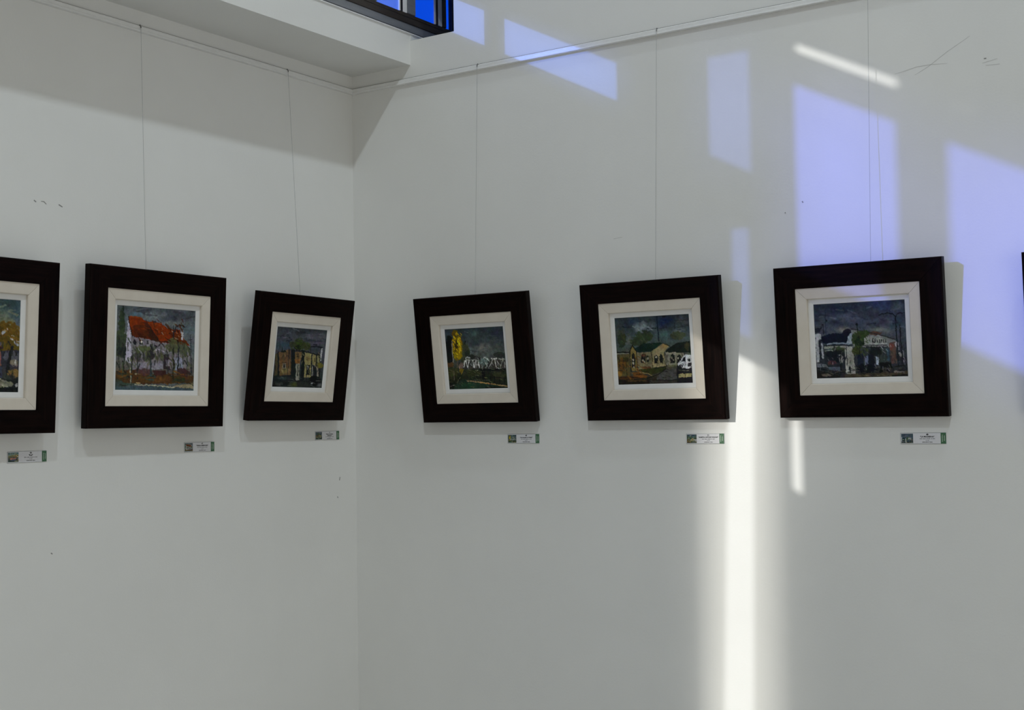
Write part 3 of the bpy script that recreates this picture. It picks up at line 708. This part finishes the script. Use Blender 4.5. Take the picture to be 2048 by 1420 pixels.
# blue-grey street with a shop sign and a twin street lamp
OPS[6] = ([(85, 160), (1540, 88), (1558, 1280), (108, 1310)], [
    ('g', [(0, (50, 58, 72)), (0.25, (68, 74, 88)), (0.45, (74, 78, 88)), (0.6, (60, 66, 74)), (0.85, (52, 56, 62)), (1, (44, 44, 44))]),
    ('w', (38, 50, 72), 480, 250, 240, 90, 0.9), ('w', (90, 94, 108), 640, 370, 260, 100, 0.8), ('w', (46, 50, 66), 440, 440, 160, 60, 0.8), ('w', (58, 58, 74), 1030, 320, 160, 80, 0.9), ('w', (64, 64, 80), 1190, 430, 110, 110, 1.0), ('w', (84, 94, 100), 1420, 200, 150, 100, 0.7), ('w', (46, 74, 88), 1440, 430, 130, 120, 0.8), ('w', (48, 60, 76), 130, 300, 90, 160, 0.8), ('w', (122, 120, 112), 560, 550, 160, 60, 0.8), ('w', (116, 118, 110), 1130, 570, 260, 80, 0.8), ('w', (60, 84, 96), 1330, 500, 60, 60, 0.7),
    ('p', (110, 112, 112), [(680, 560), (860, 580), (1000, 600), (1370, 700), (1380, 800), (1250, 830), (700, 820)]), ('b', (96, 70, 56), 1060, 610, 140, 34, 0.6), ('l', (46, 46, 48), [(680, 545), (900, 580), (1180, 650), (1370, 710)], 14),
    ('b', (20, 30, 54), 420, 700, 240, 90, 0.95), ('p', (22, 30, 52), [(210, 700), (380, 640), (560, 600), (640, 570), (660, 740), (500, 750), (230, 760)]), ('b', (28, 26, 44), 610, 600, 70, 60, 0.9), ('p', (134, 140, 150), [(640, 620), (680, 600), (680, 770), (560, 790), (600, 740)]), ('l', (120, 128, 138), [(290, 775), (420, 760), (640, 770)], 22), ('l', (24, 30, 40), [(240, 795), (680, 795)], 13),
    ('p', (120, 122, 116), [(240, 810), (590, 800), (590, 850), (240, 850)]), ('p', (138, 138, 134), [(565, 810), (690, 810), (725, 1235), (580, 1240)]), ('w', (120, 122, 116), 640, 1000, 60, 160, 0.7), ('l', (70, 74, 74), [(590, 830), (600, 1100)], 14), ('l', (24, 26, 26), [(635, 1130), (640, 1220)], 22),
    ('p', (44, 50, 56), [(235, 870), (560, 850), (575, 1150), (240, 1150)]), ('b', (60, 72, 52), 460, 870, 130, 70, 0.65), ('b', (26, 30, 40), 420, 960, 190, 110, 0.6), ('b', (86, 56, 60), 350, 1070, 80, 40, 0.6), ('b', (124, 122, 122), 500, 1010, 60, 100, 0.4), ('l', (112, 116, 112), [(250, 880), (380, 875)], 16), ('l', (28, 30, 32), [(500, 900), (490, 1230)], 18),
    ('p', (140, 142, 146), [(100, 620), (190, 620), (200, 690), (150, 720), (160, 1050), (110, 1060)]), ('l', (40, 44, 52), [(175, 740), (185, 1000)], 36), ('l', (132, 136, 142), [(205, 770), (215, 990)], 26), ('l', (30, 34, 48), [(100, 540), (190, 530), (220, 480)], 20), ('b', (36, 40, 54), 150, 570, 60, 40, 0.7), ('l', (36, 40, 52), [(235, 480), (235, 620)], 12), ('l', (44, 54, 74), [(275, 260), (275, 640)], 10), ('b', (30, 34, 46), 290, 412, 18, 18, 0.9),
    ('b', (54, 70, 42), 800, 700, 130, 130, 0.85), ('b', (60, 78, 44), 880, 620, 90, 60, 0.7), ('b', (34, 48, 34), 800, 740, 90, 90, 0.6), ('b', (70, 76, 42), 760, 880, 90, 80, 0.7), ('l', (30, 34, 30), [(800, 780), (800, 1200)], 16), ('l', (24, 28, 30), [(772, 470), (780, 600)], 16), ('b', (24, 28, 30), 768, 475, 22, 20, 0.9),
    ('p', (128, 130, 126), [(880, 690), (990, 650), (1240, 720), (1240, 780), (880, 790)]), ('l', (30, 32, 40), [(1010, 690), (1005, 745), (1050, 750), (1055, 700)], 16), ('l', (30, 32, 40), [(1010, 690), (1035, 685)], 12), *[('l', (40, 42, 48), [(x, 715), (x + 4, 750)], 13) for x in (1085, 1120, 1150, 1180, 1215)], ('l', (146, 148, 146), [(985, 680), (990, 770), (1240, 775)], 10), ('l', (40, 44, 46), [(870, 800), (1240, 795)], 10), ('l', (36, 42, 42), [(880, 830), (1250, 825)], 14),
    ('p', (58, 66, 66), [(860, 840), (1250, 840), (1260, 1060), (870, 1060)]), ('b', (30, 34, 36), 1050, 890, 120, 70, 0.7), ('p', (66, 90, 106), [(1225, 850), (1265, 850), (1270, 1040), (1235, 1040)], 0.8), ('p', (92, 76, 70), [(1270, 760), (1370, 740), (1390, 1080), (1300, 1080)]), ('b', (124, 80, 70), 1310, 820, 40, 60, 0.7), ('p', (34, 42, 62), [(760, 950), (850, 940), (860, 1200), (770, 1200)]), ('p', (96, 104, 124), [(870, 970), (930, 960), (930, 1120), (880, 1130)]), ('p', (30, 34, 48), [(930, 930), (1020, 950), (1040, 1180), (940, 1180)]), ('p', (140, 148, 158), [(1050, 975), (1095, 975), (1095, 1100), (1065, 1100)]), ('b', (20, 24, 34), 900, 1150, 200, 80, 0.7),
    ('p', (22, 24, 28), [(1110, 1060), (1300, 1060), (1310, 1150), (1120, 1160)]), ('b', (66, 62, 62), 1200, 1180, 110, 40, 0.55), ('b', (14, 16, 18), 1130, 1200, 26, 36, 0.95), ('b', (14, 16, 18), 1240, 1200, 26, 36, 0.95), ('p', (74, 76, 84), [(1390, 900), (1540, 860), (1550, 1100), (1400, 1110)]), ('b', (44, 44, 50), 1450, 980, 90, 140, 0.6), ('b', (150, 144, 148), 1390, 780, 30, 50, 0.7), ('l', (126, 124, 128), [(1490, 880), (1500, 1060)], 14), ('b', (130, 126, 126), 1440, 940, 40, 50, 0.5),
    ('l', (24, 28, 34), [(1385, 340), (1395, 700), (1410, 1120)], 18), ('l', (24, 28, 34), [(1120, 335), (1170, 308), (1260, 300), (1340, 310), (1390, 350)], 16), ('l', (24, 28, 34), [(1390, 350), (1420, 310), (1540, 290)], 12), ('l', (30, 32, 36), [(1450, 490), (1455, 720), (1480, 1090)], 17), ('l', (30, 30, 32), [(1520, 840), (1530, 1090)], 14),
    ('p', (104, 108, 114), [(110, 1070), (260, 1090), (300, 1140), (120, 1130)]), ('p', (84, 92, 104), [(300, 1130), (480, 1130), (490, 1200), (320, 1170)]), ('l', (26, 32, 36), [(110, 1140), (300, 1190), (490, 1250)], 18), ('p', (36, 34, 34), [(108, 1170), (300, 1220), (480, 1270), (480, 1300), (110, 1310)]), ('b', (110, 100, 92), 270, 1260, 130, 30, 0.4), ('p', (72, 66, 54), [(560, 1240), (900, 1230), (1300, 1220), (1555, 1190), (1556, 1280), (560, 1300)]), ('w', (92, 84, 66), 800, 1260, 200, 30, 0.7), ('b', (112, 108, 104), 1420, 1210, 120, 20, 0.5), ('l', (30, 30, 28), [(1350, 1130), (1550, 1100)], 14), ('p', (28, 28, 28), [(1300, 1255), (1556, 1240), (1557, 1280), (1300, 1285)], 0.8)])
# ochre trees beside a pink house, mostly beyond the edge of the picture
OPS[1] = ([(-590, 20), (240, 100), (208, 1278), (-610, 1290)], [
    ('g', [(0, (66, 84, 90)), (0.3, (96, 106, 100)), (0.5, (100, 92, 64)), (0.7, (62, 60, 62)), (1, (44, 46, 44))]),
    ('w', (104, 108, 92), 40, 330, 160, 160, 0.9), ('w', (62, 84, 96), 190, 240, 80, 140, 0.9), ('w', (56, 66, 68), 60, 140, 160, 60, 0.8), ('w', (126, 120, 84), 140, 390, 90, 60, 0.9), ('w', (90, 96, 116), 200, 400, 40, 100, 0.7),
    ('b', (122, 96, 32), 80, 580, 190, 220, 0.85), ('b', (110, 96, 36), 140, 660, 120, 130, 0.8), ('b', (96, 84, 34), 20, 500, 120, 90, 0.6), ('l', (150, 152, 156), [(40, 535), (95, 475)], 34), ('b', (158, 156, 160), 150, 590, 34, 40, 0.7), ('b', (142, 146, 156), 195, 640, 34, 60, 0.5), ('b', (120, 110, 70), -200, 560, 220, 180, 0.6),
    ('p', (54, 54, 64), [(30, 760), (230, 740), (225, 960), (30, 960)]), ('b', (90, 88, 96), 150, 820, 110, 80, 0.5), ('l', (34, 34, 36), [(150, 700), (110, 900), (100, 1100), (130, 1180)], 34), ('b', (140, 116, 72), 160, 1040, 70, 60, 0.8), ('b', (120, 112, 100), 170, 910, 70, 60, 0.45), ('l', (150, 148, 144), [(185, 870), (182, 930)], 12),
    ('p', (132, 96, 88), [(-420, 760), (30, 750), (35, 950), (0, 970), (-420, 980)]), ('l', (84, 40, 58), [(-430, 715), (45, 715)], 26), ('p', (64, 66, 84), [(-400, 975), (48, 960), (48, 1120), (-400, 1140)]), ('p', (90, 84, 96), [(-440, 700), (-200, 560), (35, 640), (45, 690)]), ('p', (36, 40, 38), [(-810, 1110), (210, 1100), (208, 1280), (-810, 1290)]), ('b', (122, 122, 104), 20, 1175, 140, 45, 0.85), ('b', (150, 146, 146), 190, 1185, 18, 26, 0.9), ('l', (24, 26, 28), [(-300, 1250), (208, 1235)], 40, 0.8), ('b', (60, 62, 60), 110, 1090, 80, 40, 0.6)])
# a quiet street, wholly beyond the right edge of the picture
OPS[7] = ([(0, 0), (1000, 0), (1000, 800), (0, 800)], [
    ('g', [(0, (60, 66, 76)), (0.5, (88, 92, 98)), (0.62, (84, 76, 62)), (1, (50, 50, 48))]), ('w', (110, 112, 114), 600, 220, 260, 110, 0.8), ('p', (110, 100, 84), [(120, 360), (460, 330), (470, 600), (130, 610)]), ('p', (82, 50, 38), [(100, 360), (180, 280), (420, 260), (480, 335)]), ('b', (58, 66, 44), 760, 430, 170, 150, 0.85), ('l', (36, 34, 32), [(760, 450), (755, 640)], 20), ('p', (60, 60, 60), [(0, 640), (1000, 620), (1000, 800), (0, 800)])])


# loose brushwork over each study
for _n, _extra in {
    2: [('r', (84, 88, 66), (420, 740, 1080, 960), 46, 70, 16, 80), ('r', (44, 44, 44), (430, 700, 1080, 1010), 40, 70, 9, 88), ('r', (120, 118, 124), (450, 780, 1060, 960), 16, 60, 12, 80), ('r', (52, 58, 50), (255, 640, 420, 1080), 22, 80, 14, 80),
        ('r', (112, 80, 40), (260, 1030, 1110, 1140), 20, 110, 14, 3), ('r', (52, 54, 44), (260, 1030, 1110, 1170), 22, 70, 12, 10), ('r', (74, 76, 82), (300, 290, 1120, 400), 9, 120, 26, 5), ('r', (84, 42, 18), (420, 420, 1000, 660), 26, 60, 14, 60), ('r', (130, 62, 18), (420, 410, 980, 600), 14, 50, 12, 10), ('r', (150, 140, 132), (640, 520, 1040, 680), 8, 30, 8, 40)],
    3: [('r', (26, 30, 30), (100, 600, 1080, 1120), 46, 90, 10, 88), ('r', (120, 112, 84), (220, 620, 1020, 1000), 18, 60, 10, 85), ('r', (70, 71, 78), (200, 140, 1140, 400), 12, 120, 24, 5), ('r', (44, 48, 54), (200, 130, 1140, 420), 12, 110, 18, 8), ('r', (62, 76, 40), (440, 380, 820, 560), 26, 40, 14, 40), ('r', (70, 74, 70), (80, 1080, 1050, 1290), 16, 90, 10, 3)],
    4: [('r', (205, 180, 30), (250, 260, 415, 755), 60, 40, 15, 60), ('r', (70, 62, 22), (250, 240, 430, 760), 10, 60, 8, 85), ('r', (120, 124, 122), (470, 720, 1310, 920), 54, 70, 8, 70), ('r', (40, 42, 42), (460, 720, 1310, 930), 40, 60, 9, 95), ('r', (24, 26, 22), (150, 920, 1330, 1290), 44, 70, 10, 70), ('r', (90, 92, 66), (150, 920, 1330, 1290), 40, 70, 8, 20), ('r', (66, 72, 73), (440, 200, 1240, 620), 12, 110, 26, 10)],
    5: [('r', (100, 106, 110), (400, 240, 740, 400), 8, 80, 26, 20), ('r', (54, 62, 76), (130, 150, 1400, 420), 12, 110, 16, 5), ('r', (66, 74, 52), (140, 440, 760, 640), 30, 50, 16, 40), ('r', (52, 50, 40), (130, 780, 1300, 1040), 44, 60, 9, 88), ('r', (140, 132, 104), (480, 770, 1200, 1020), 18, 50, 9, 85), ('r', (132, 92, 44), (150, 820, 700, 1260), 30, 70, 12, 40), ('r', (34, 32, 26), (150, 1020, 1450, 1310), 36, 90, 10, 8), ('r', (150, 150, 152), (1230, 820, 1440, 1030), 10, 40, 10, 40)],
    6: [('r', (76, 81, 92), (130, 200, 1500, 520), 16, 110, 26, 8), ('r', (54, 61, 78), (110, 160, 1500, 480), 14, 120, 26, 5), ('r', (30, 34, 42), (120, 820, 1540, 1200), 54, 70, 10, 85), ('r', (124, 126, 128), (110, 800, 1540, 1180), 30, 55, 9, 80), ('r', (70, 84, 50), (700, 560, 960, 960), 30, 45, 14, 50), ('r', (96, 92, 80), (120, 1130, 1540, 1290), 24, 80, 9, 8), ('r', (24, 28, 30), (120, 1130, 1540, 1290), 24, 80, 10, 8)],
    1: [('r', (130, 104, 40), (-300, 440, 220, 740), 40, 60, 22, 50), ('r', (40, 40, 42), (-300, 620, 220, 1100), 34, 90, 14, 80), ('r', (110, 112, 100), (-400, 150, 220, 420), 16, 110, 30, 10), ('r', (130, 128, 118), (-100, 1120, 210, 1220), 10, 60, 16, 15)],
}.items():
    OPS[_n][1].extend(_extra)

# ------------------------------------------------------------------ framed paintings
TH = 0.024


def ring_piece(name, W, H, side, sec, mat, parent, gap=0.00035):
    """one mitred stick of a rectangular frame; sec is (inset, depth) points"""
    def corner(i, d):
        sx = (-1, 1, 1, -1)[i]
        sz = (0, 0, 1, 1)[i]
        return Vector((sx * (W / 2 - d), 0, d if sz == 0 else H - d))
    i, j = side, (side + 1) % 4
    dirv = (corner(j, 0) - corner(i, 0)).normalized()
    n = len(sec)
    v = []
    for c, s in ((i, 1), (j, -1)):
        for d, y in sec:
            q = corner(c, d) + dirv * gap * s
            v.append((q.x, y, q.z))
    f = [tuple(range(n)), tuple(range(n, 2 * n))] + [(k, (k + 1) % n, (k + 1) % n + n, k + n) for k in range(n)]
    o = link(name, pyd(v, f), mat, parent)
    return o


SEC_FRAME = [(0, TH), (0, 0.0035), (0.001, 0.0012), (0.0035, 0), (0.0585, 0), (0.060, 0.0015), (0.060, TH)]
SEC_LINER = [(0.0605, 0.019), (0.0605, 0.0035), (0.0885, 0.006), (0.0905, 0.008), (0.0905, 0.0195), (0.0885, 0.0205)]
SEC_FILLET = [(0.0898, 0.0215), (0.0898, 0.0155), (0.092, 0.0150), (0.1035, 0.0160), (0.1055, 0.0180), (0.1055, 0.0215)]


def painting(num, side, pos, z, W, H, tilt, roll, sb, label):
    e = empty('framed_painting', (pos, -sb, z) if side == 'R' else (sb, pos, z))
    rot = Matrix.Rotation(tilt, 3, 'X') @ Matrix.Rotation(-roll, 3, 'Y')
    if side == 'L':
        rot = Matrix.Rotation(math.pi / 2, 3, 'Z') @ rot
    e.rotation_euler = rot.to_euler()
    tag(e, label, 'painting', 'framed paintings hung from the rail')
    for s in range(4):
        ring_piece('frame_member', W, H, s, SEC_FRAME, M['wood_h' if s % 2 == 0 else 'wood_v'], e, 0.0002)
    for s in range(4):
        ring_piece('liner_strip', W, H, s, SEC_LINER, M['liner'], e)
    for s in range(4):
        ring_piece('inner_fillet', W, H, s, SEC_FILLET, M['fillet'], e, 0.0)
    quad, ops = OPS[num]
    w, h = W - 0.2095, H - 0.2095
    dens = 720 if num != 7 else 200
    img = paint(quad, ops, int(w * dens), int(h * dens), 40 + num)
    c = link('canvas', canvas_mesh(w, h, img, 0.0175), M['paint'], e)
    c.location = (0, 0, H / 2)
    depth = (sb + 0.05 * math.sin(tilt)) / math.cos(tilt) - 0.0015
    depth = max(depth, TH + 0.003)
    box('backing_board', (-W / 2 + 0.04, 0.0216, 0.04), (W / 2 - 0.04, TH + 0.002, H - 0.04), M['backing'], e)
    if depth > TH + 0.004:
        for sx in (-1, 1):
            box('spacer_block', (sx * (W / 2 - 0.07) - 0.02, TH + 0.002, 0.05), (sx * (W / 2 - 0.07) + 0.02, depth, 0.09), M['backing'], e, 0.001)
    top = e.matrix_basis @ Vector((0, TH + 0.001, H - 0.001)) if False else None
    return e, rot


PICS = [
    (1, 'L', -1.4705, 1.5405, 0.4305, 0.4450, 0.045, 0.0, 0.050, 'dark framed painting of ochre trees cut by the left edge of the photo'),
    (2, 'L', -0.9105, 1.5504, 0.4952, 0.4429, 0.0436, 0.0009, 0.052, 'dark framed painting of a white villa with an orange roof'),
    (3, 'L', -0.3318, 1.5649, 0.4395, 0.3989, 0.1356, -0.0054, 0.045, 'dark framed painting of yellow buildings, tilted forward beside the room corner'),
    (4, 'R', 0.5358, 1.5505, 0.4358, 0.4036, 0.1292, -0.0060, 0.035, 'dark framed painting of a yellow poplar beside a white bridge'),
    (5, 'R', 1.1593, 1.5481, 0.4532, 0.4079, 0.0977, -0.0058, 0.026, 'dark framed painting of a pale chapel with green roof and parked van'),
    (6, 'R', 1.7766, 1.5471, 0.4587, 0.4108, 0.0800, -0.0080, 0.026, 'dark framed painting of a blue-grey street with twin-armed street lamp'),
    (7, 'R', 2.4300, 1.5500, 0.4550, 0.4000, 0.0600, 0.0, 0.026, 'dark framed painting of which only an edge shows at the right'),
]
CORD_TOP = {1: -1.47, 2: -0.938, 3: -0.332, 4: 0.5385, 5: 1.187, 6: 1.824, 7: 2.44}
CORD_OFF = {1: 0.0, 2: -0.0375, 3: -0.017, 4: 0.012, 5: 0.017, 6: 0.036, 7: 0.0}
CORD_LABEL = {1: 'thin grey cord holding the painting of ochre trees', 2: 'thin grey cord holding the orange roofed villa painting',
              3: 'thin grey cord holding the tilted painting nearest the corner on the left wall', 4: 'thin grey cord holding the yellow poplar painting',
              5: 'thin grey cord holding the chapel painting', 6: 'thin grey cord holding the painting with the street lamp', 7: 'thin grey cord holding the painting at the right edge'}


def tube(pts, r, seg=8):
    v, f = [], []
    for i, p in enumerate(pts):
        d = (pts[min(i + 1, len(pts) - 1)] - pts[max(i - 1, 0)]).normalized()
        a = d.orthogonal().normalized()
        b2 = d.cross(a)
        for k in range(seg):
            t = 2 * math.pi * k / seg
            v.append(p + (a * math.cos(t) + b2 * math.sin(t)) * r)
    for i in range(len(pts) - 1):
        for k in range(seg):
            k2 = (k + 1) % seg
            f.append((i * seg + k, i * seg + k2, (i + 1) * seg + k2, (i + 1) * seg + k))
    f += [tuple(range(seg)), tuple((len(pts) - 1) * seg + k for k in range(seg))]
    return pyd(v, f)


for num, side, pos, z, W, H, tilt, roll, sb, label in PICS:
    e, rot = painting(num, side, pos, z, W, H, tilt, roll, sb, label)
    hook = Vector(e.location) + rot @ Vector((CORD_OFF[num], TH + 0.0035, H - 0.045))
    edge = Vector(e.location) + rot @ Vector((CORD_OFF[num], TH + 0.0035, H))
    a = CORD_TOP[num]
    P = (lambda d, zz: Vector((a, -d, zz))) if side == 'R' else (lambda d, zz: Vector((d, a, zz)))
    r = 0.00055
    pts = [P(0.0040, 2.7024), P(0.0110, 2.7026), P(0.0126, 2.7000), P(0.0144, 2.6885), P(0.0143, 2.683), edge.lerp(P(0.0143, 2.683), 0.5), edge, hook]
    ce = empty('picture_cord', P(0.0144, 2.684))
    tag(ce, CORD_LABEL[num], 'cord', 'hanging cords of the paintings')
    inv = Matrix.Translation(-Vector(ce.location))
    o = link('cord', tube(pts, r), M['cord'], ce)
    o.matrix_parent_inverse = inv
    o = link('hook', tube([P(0.0040, 2.7030), P(0.0115, 2.7033), P(0.0133, 2.7000), P(0.0146, 2.6940)], 0.0014), M['clip'], ce)
    o.matrix_parent_inverse = inv


# ------------------------------------------------------------------ exhibit labels
def text_mesh(body, size, bold=0.0):
    cu = bpy.data.curves.new('t', 'FONT')
    cu.body = body
    cu.size = size
    cu.align_x = 'CENTER'
    cu.align_y = 'CENTER'
    cu.offset = bold
    cu.resolution_u = 2
    o = bpy.data.objects.new('t', cu)
    col.objects.link(o)
    bpy.context.view_layer.update()
    me = bpy.data.meshes.new_from_object(o.evaluated_get(bpy.context.evaluated_depsgraph_get()))
    bpy.data.objects.remove(o)
    bpy.data.curves.remove(cu)
    # lay the writing upright on the card face (x right, z up, facing -y)
    for v in me.vertices:
        v.co = Vector((v.co.x, 0.0, v.co.y))
    me.materials.clear()
    return me


DESC, SIZE_LINE, MAIL = [4, 5, 6, 2, 4], [2, 3], [11, 5]      # print too small to read: word lengths only


def blur_mesh(words, size, seed):
    """a line of print too small to read, as little upright ticks"""
    rng = random.Random(seed)
    adv, v, f = size * 0.52, [], []
    n = sum(words) + len(words) - 1
    x = -n * adv / 2
    for w in words:
        for _ in range(w):
            h = size * rng.uniform(0.42, 0.66)
            z0 = -size * 0.3
            b = len(v)
            v += [(x + adv * 0.12, 0, z0), (x + adv * 0.82, 0, z0), (x + adv * 0.82, 0, z0 + h), (x + adv * 0.12, 0, z0 + h)]
            f.append((b, b + 1, b + 2, b + 3))
            x += adv
        x += adv
    me = bpy.data.meshes.new('m')
    me.from_pydata(v, [], f)
    return me

LABELS = [
    (1, 'L', -1.306, 1.4803, 0.004, '50', ['"Rual"'], 'small printed label under the painting cut by the left edge'),
    (2, 'L', -0.7105, 1.4910, 0.0, '47', ['"TIENDA AMERICANA"'], 'small printed label under the orange roofed villa painting'),
    (3, 'L', -0.1458, 1.5152, 0.004, '4', ['"Banco de Londres', 'Sudamerica"'], 'small printed label under the tilted painting beside the corner'),
    (4, 'R', 0.6850, 1.4970, 0.0, '45', ['"Un homenaje a la Ciudad"'], 'small printed label under the yellow poplar painting'),
    (5, 'R', 1.3075, 1.4930, 0.0, '51', ['"HOSPITAL ANTONIO ROLDAN"'], 'small printed label under the chapel painting, beside the sun stripe'),
    (6, 'R', 1.9315, 1.4898, 0.0, '48', ['"LA MODERNA"'], 'small printed label under the painting with the street lamp'),
]
LW, LH, LT = 0.119, 0.0295, 0.0015
for num, side, a, z, rl, no, title, lab in LABELS:
    e = empty('exhibit_label', (a, 0, z) if side == 'R' else (0, a, z))
    rot = Matrix.Rotation(-rl, 3, 'Y')
    if side == 'L':
        rot = Matrix.Rotation(math.pi / 2, 3, 'Z') @ rot
    e.rotation_euler = rot.to_euler()
    tag(e, lab, 'label', 'printed labels under the paintings')
    box('card', (-LW / 2, -LT, -LH / 2), (LW / 2, 0, LH / 2), M['card'], e, 0.0003)
    t = 0.0007
    ob = link('border_line', plate(rect(-LW / 2 + 0.0002, LW / 2 - 0.0125, -LH / 2 + 0.0002, LH / 2 - 0.0002),
                                   [rect(-LW / 2 + 0.0002 + t, LW / 2 - 0.0125 - 0.0001, -LH / 2 + 0.0002 + t, LH / 2 - 0.0002 - t)],
                                   lambda p_, q_, d: (p_, -LT - 0.0001 + d, q_), 0.0002), M['card_edge'], e)
    # thumbnail of the painting
    quad, ops = OPS[num]
    img = paint(quad, ops, 34, 28, 40 + num)
    img = np.clip(img * 1.5 + np.array([0.008, 0.028, 0.018]), 0, 0.8)
    th = link('thumbnail', canvas_mesh(0.031, 0.0245, img, -LT - 0.0003, 0.0002), M['print'], e)
    th.location = (-LW / 2 + 0.0175, 0, 0)
    bd = box('green_band', (LW / 2 - 0.0145, -LT - 0.0004, -LH / 2 + 0.0004), (LW / 2 - 0.0006, -LT + 0.0001, LH / 2 - 0.0004), M['green'], e)
    cx = LW / 2 - 0.0075
    for k, (off, bod) in enumerate(((-0.0028, [9]), (0.0026, [7]))):
        tm = blur_mesh(bod, 0.0040, num * 7 + k)
        o = link('band_text', tm, M['pale_ink'], bd)
        o.location = (cx + off, -LT - 0.0006, 0)
        o.rotation_euler = (0, -math.pi / 2, 0)
    tx = 0.0105
    rows = [(no, 0.0060, 0.00022, 0.0098, 'ink')]
    if len(title) == 1:
        rows += [(title[0], 0.0052 if len(title[0]) < 15 else 0.0046 if len(title[0]) < 20 else 0.0042, 0.00020, 0.0040, 'ink')]
    else:
        rows += [(title[0], 0.0044, 0.0002, 0.0045, 'ink'), (title[1], 0.0044, 0.0002, -0.0002, 'ink')]
    low = -0.0012 if len(title) == 1 else -0.0045
    rows += [(DESC, 0.0036, 0.00004, low, 'ink_thin'), (SIZE_LINE, 0.0033, 0.00003, low - 0.0042 if len(title) == 1 else low - 0.0034, 'ink_thin'), (MAIL, 0.0036, 0.00008, low - 0.0086 if len(title) == 1 else low - 0.0068, 'ink')]
    for bod, sz, bold, zz, mt in rows:
        o = link('text_line', blur_mesh(bod, sz * 0.85, num + len(bod)) if isinstance(bod, list) else text_mesh(bod, sz, bold), M[mt], e)
        o.location = (tx, -LT - 0.0003, zz)


# ------------------------------------------------------------------ ceiling spot lamps above the viewer
def spot_lamp(loc, aim, label, watt):
    e = empty('ceiling_spot_lamp', (loc[0], loc[1], RH))
    tag(e, label, 'lamp', 'ceiling spot lamps')
    d = (Vector(aim) - Vector(loc)).normalized()
    rot = d.to_track_quat('-Z', 'Y').to_matrix().to_4x4()
    seg = 24
    prof = [(0.02, 0.14), (0.075, 0.13), (0.095, 0.0), (0.09, 0.0), (0.07, 0.10), (0.0, 0.11)]
    v, f = [], []
    for r_, h_ in prof:
        for k in range(seg):
            t = 2 * math.pi * k / seg
            v.append((r_ * math.cos(t), r_ * math.sin(t), h_))
    for i in range(len(prof) - 1):
        for k in range(seg):
            k2 = (k + 1) % seg
            f.append((i * seg + k, i * seg + k2, (i + 1) * seg + k2, (i + 1) * seg + k))
    me = pyd(v, f)
    o = link('lamp_head', me, M['lamp_body'], e)
    o.matrix_parent_inverse = Matrix.Translation(-Vector(e.location))
    o.matrix_basis = Matrix.Translation(loc) @ rot
    o = link('stem', tube([Vector((loc[0], loc[1], RH)), Vector(loc) - d * 0.135], 0.012, 12), M['lamp_body'], e)
    o.matrix_parent_inverse = Matrix.Translation(-Vector(e.location))
    add_light('spot_light', 'AREA', Vector(loc) + d * 0.004, d, watt, (0.82, 0.93, 1.0), shape='DISK', size=0.20)


spot_lamp((3.25, -4.1, 6.45), (0.1, -0.6, 1.0), 'white ceiling spot lamp farther from the right wall', LAMP_WATT)
spot_lamp((3.25, -1.15, 6.45), (0.2, -0.6, 1.2), 'white ceiling spot lamp close to the right wall', LAMP_WATT * 0.55)
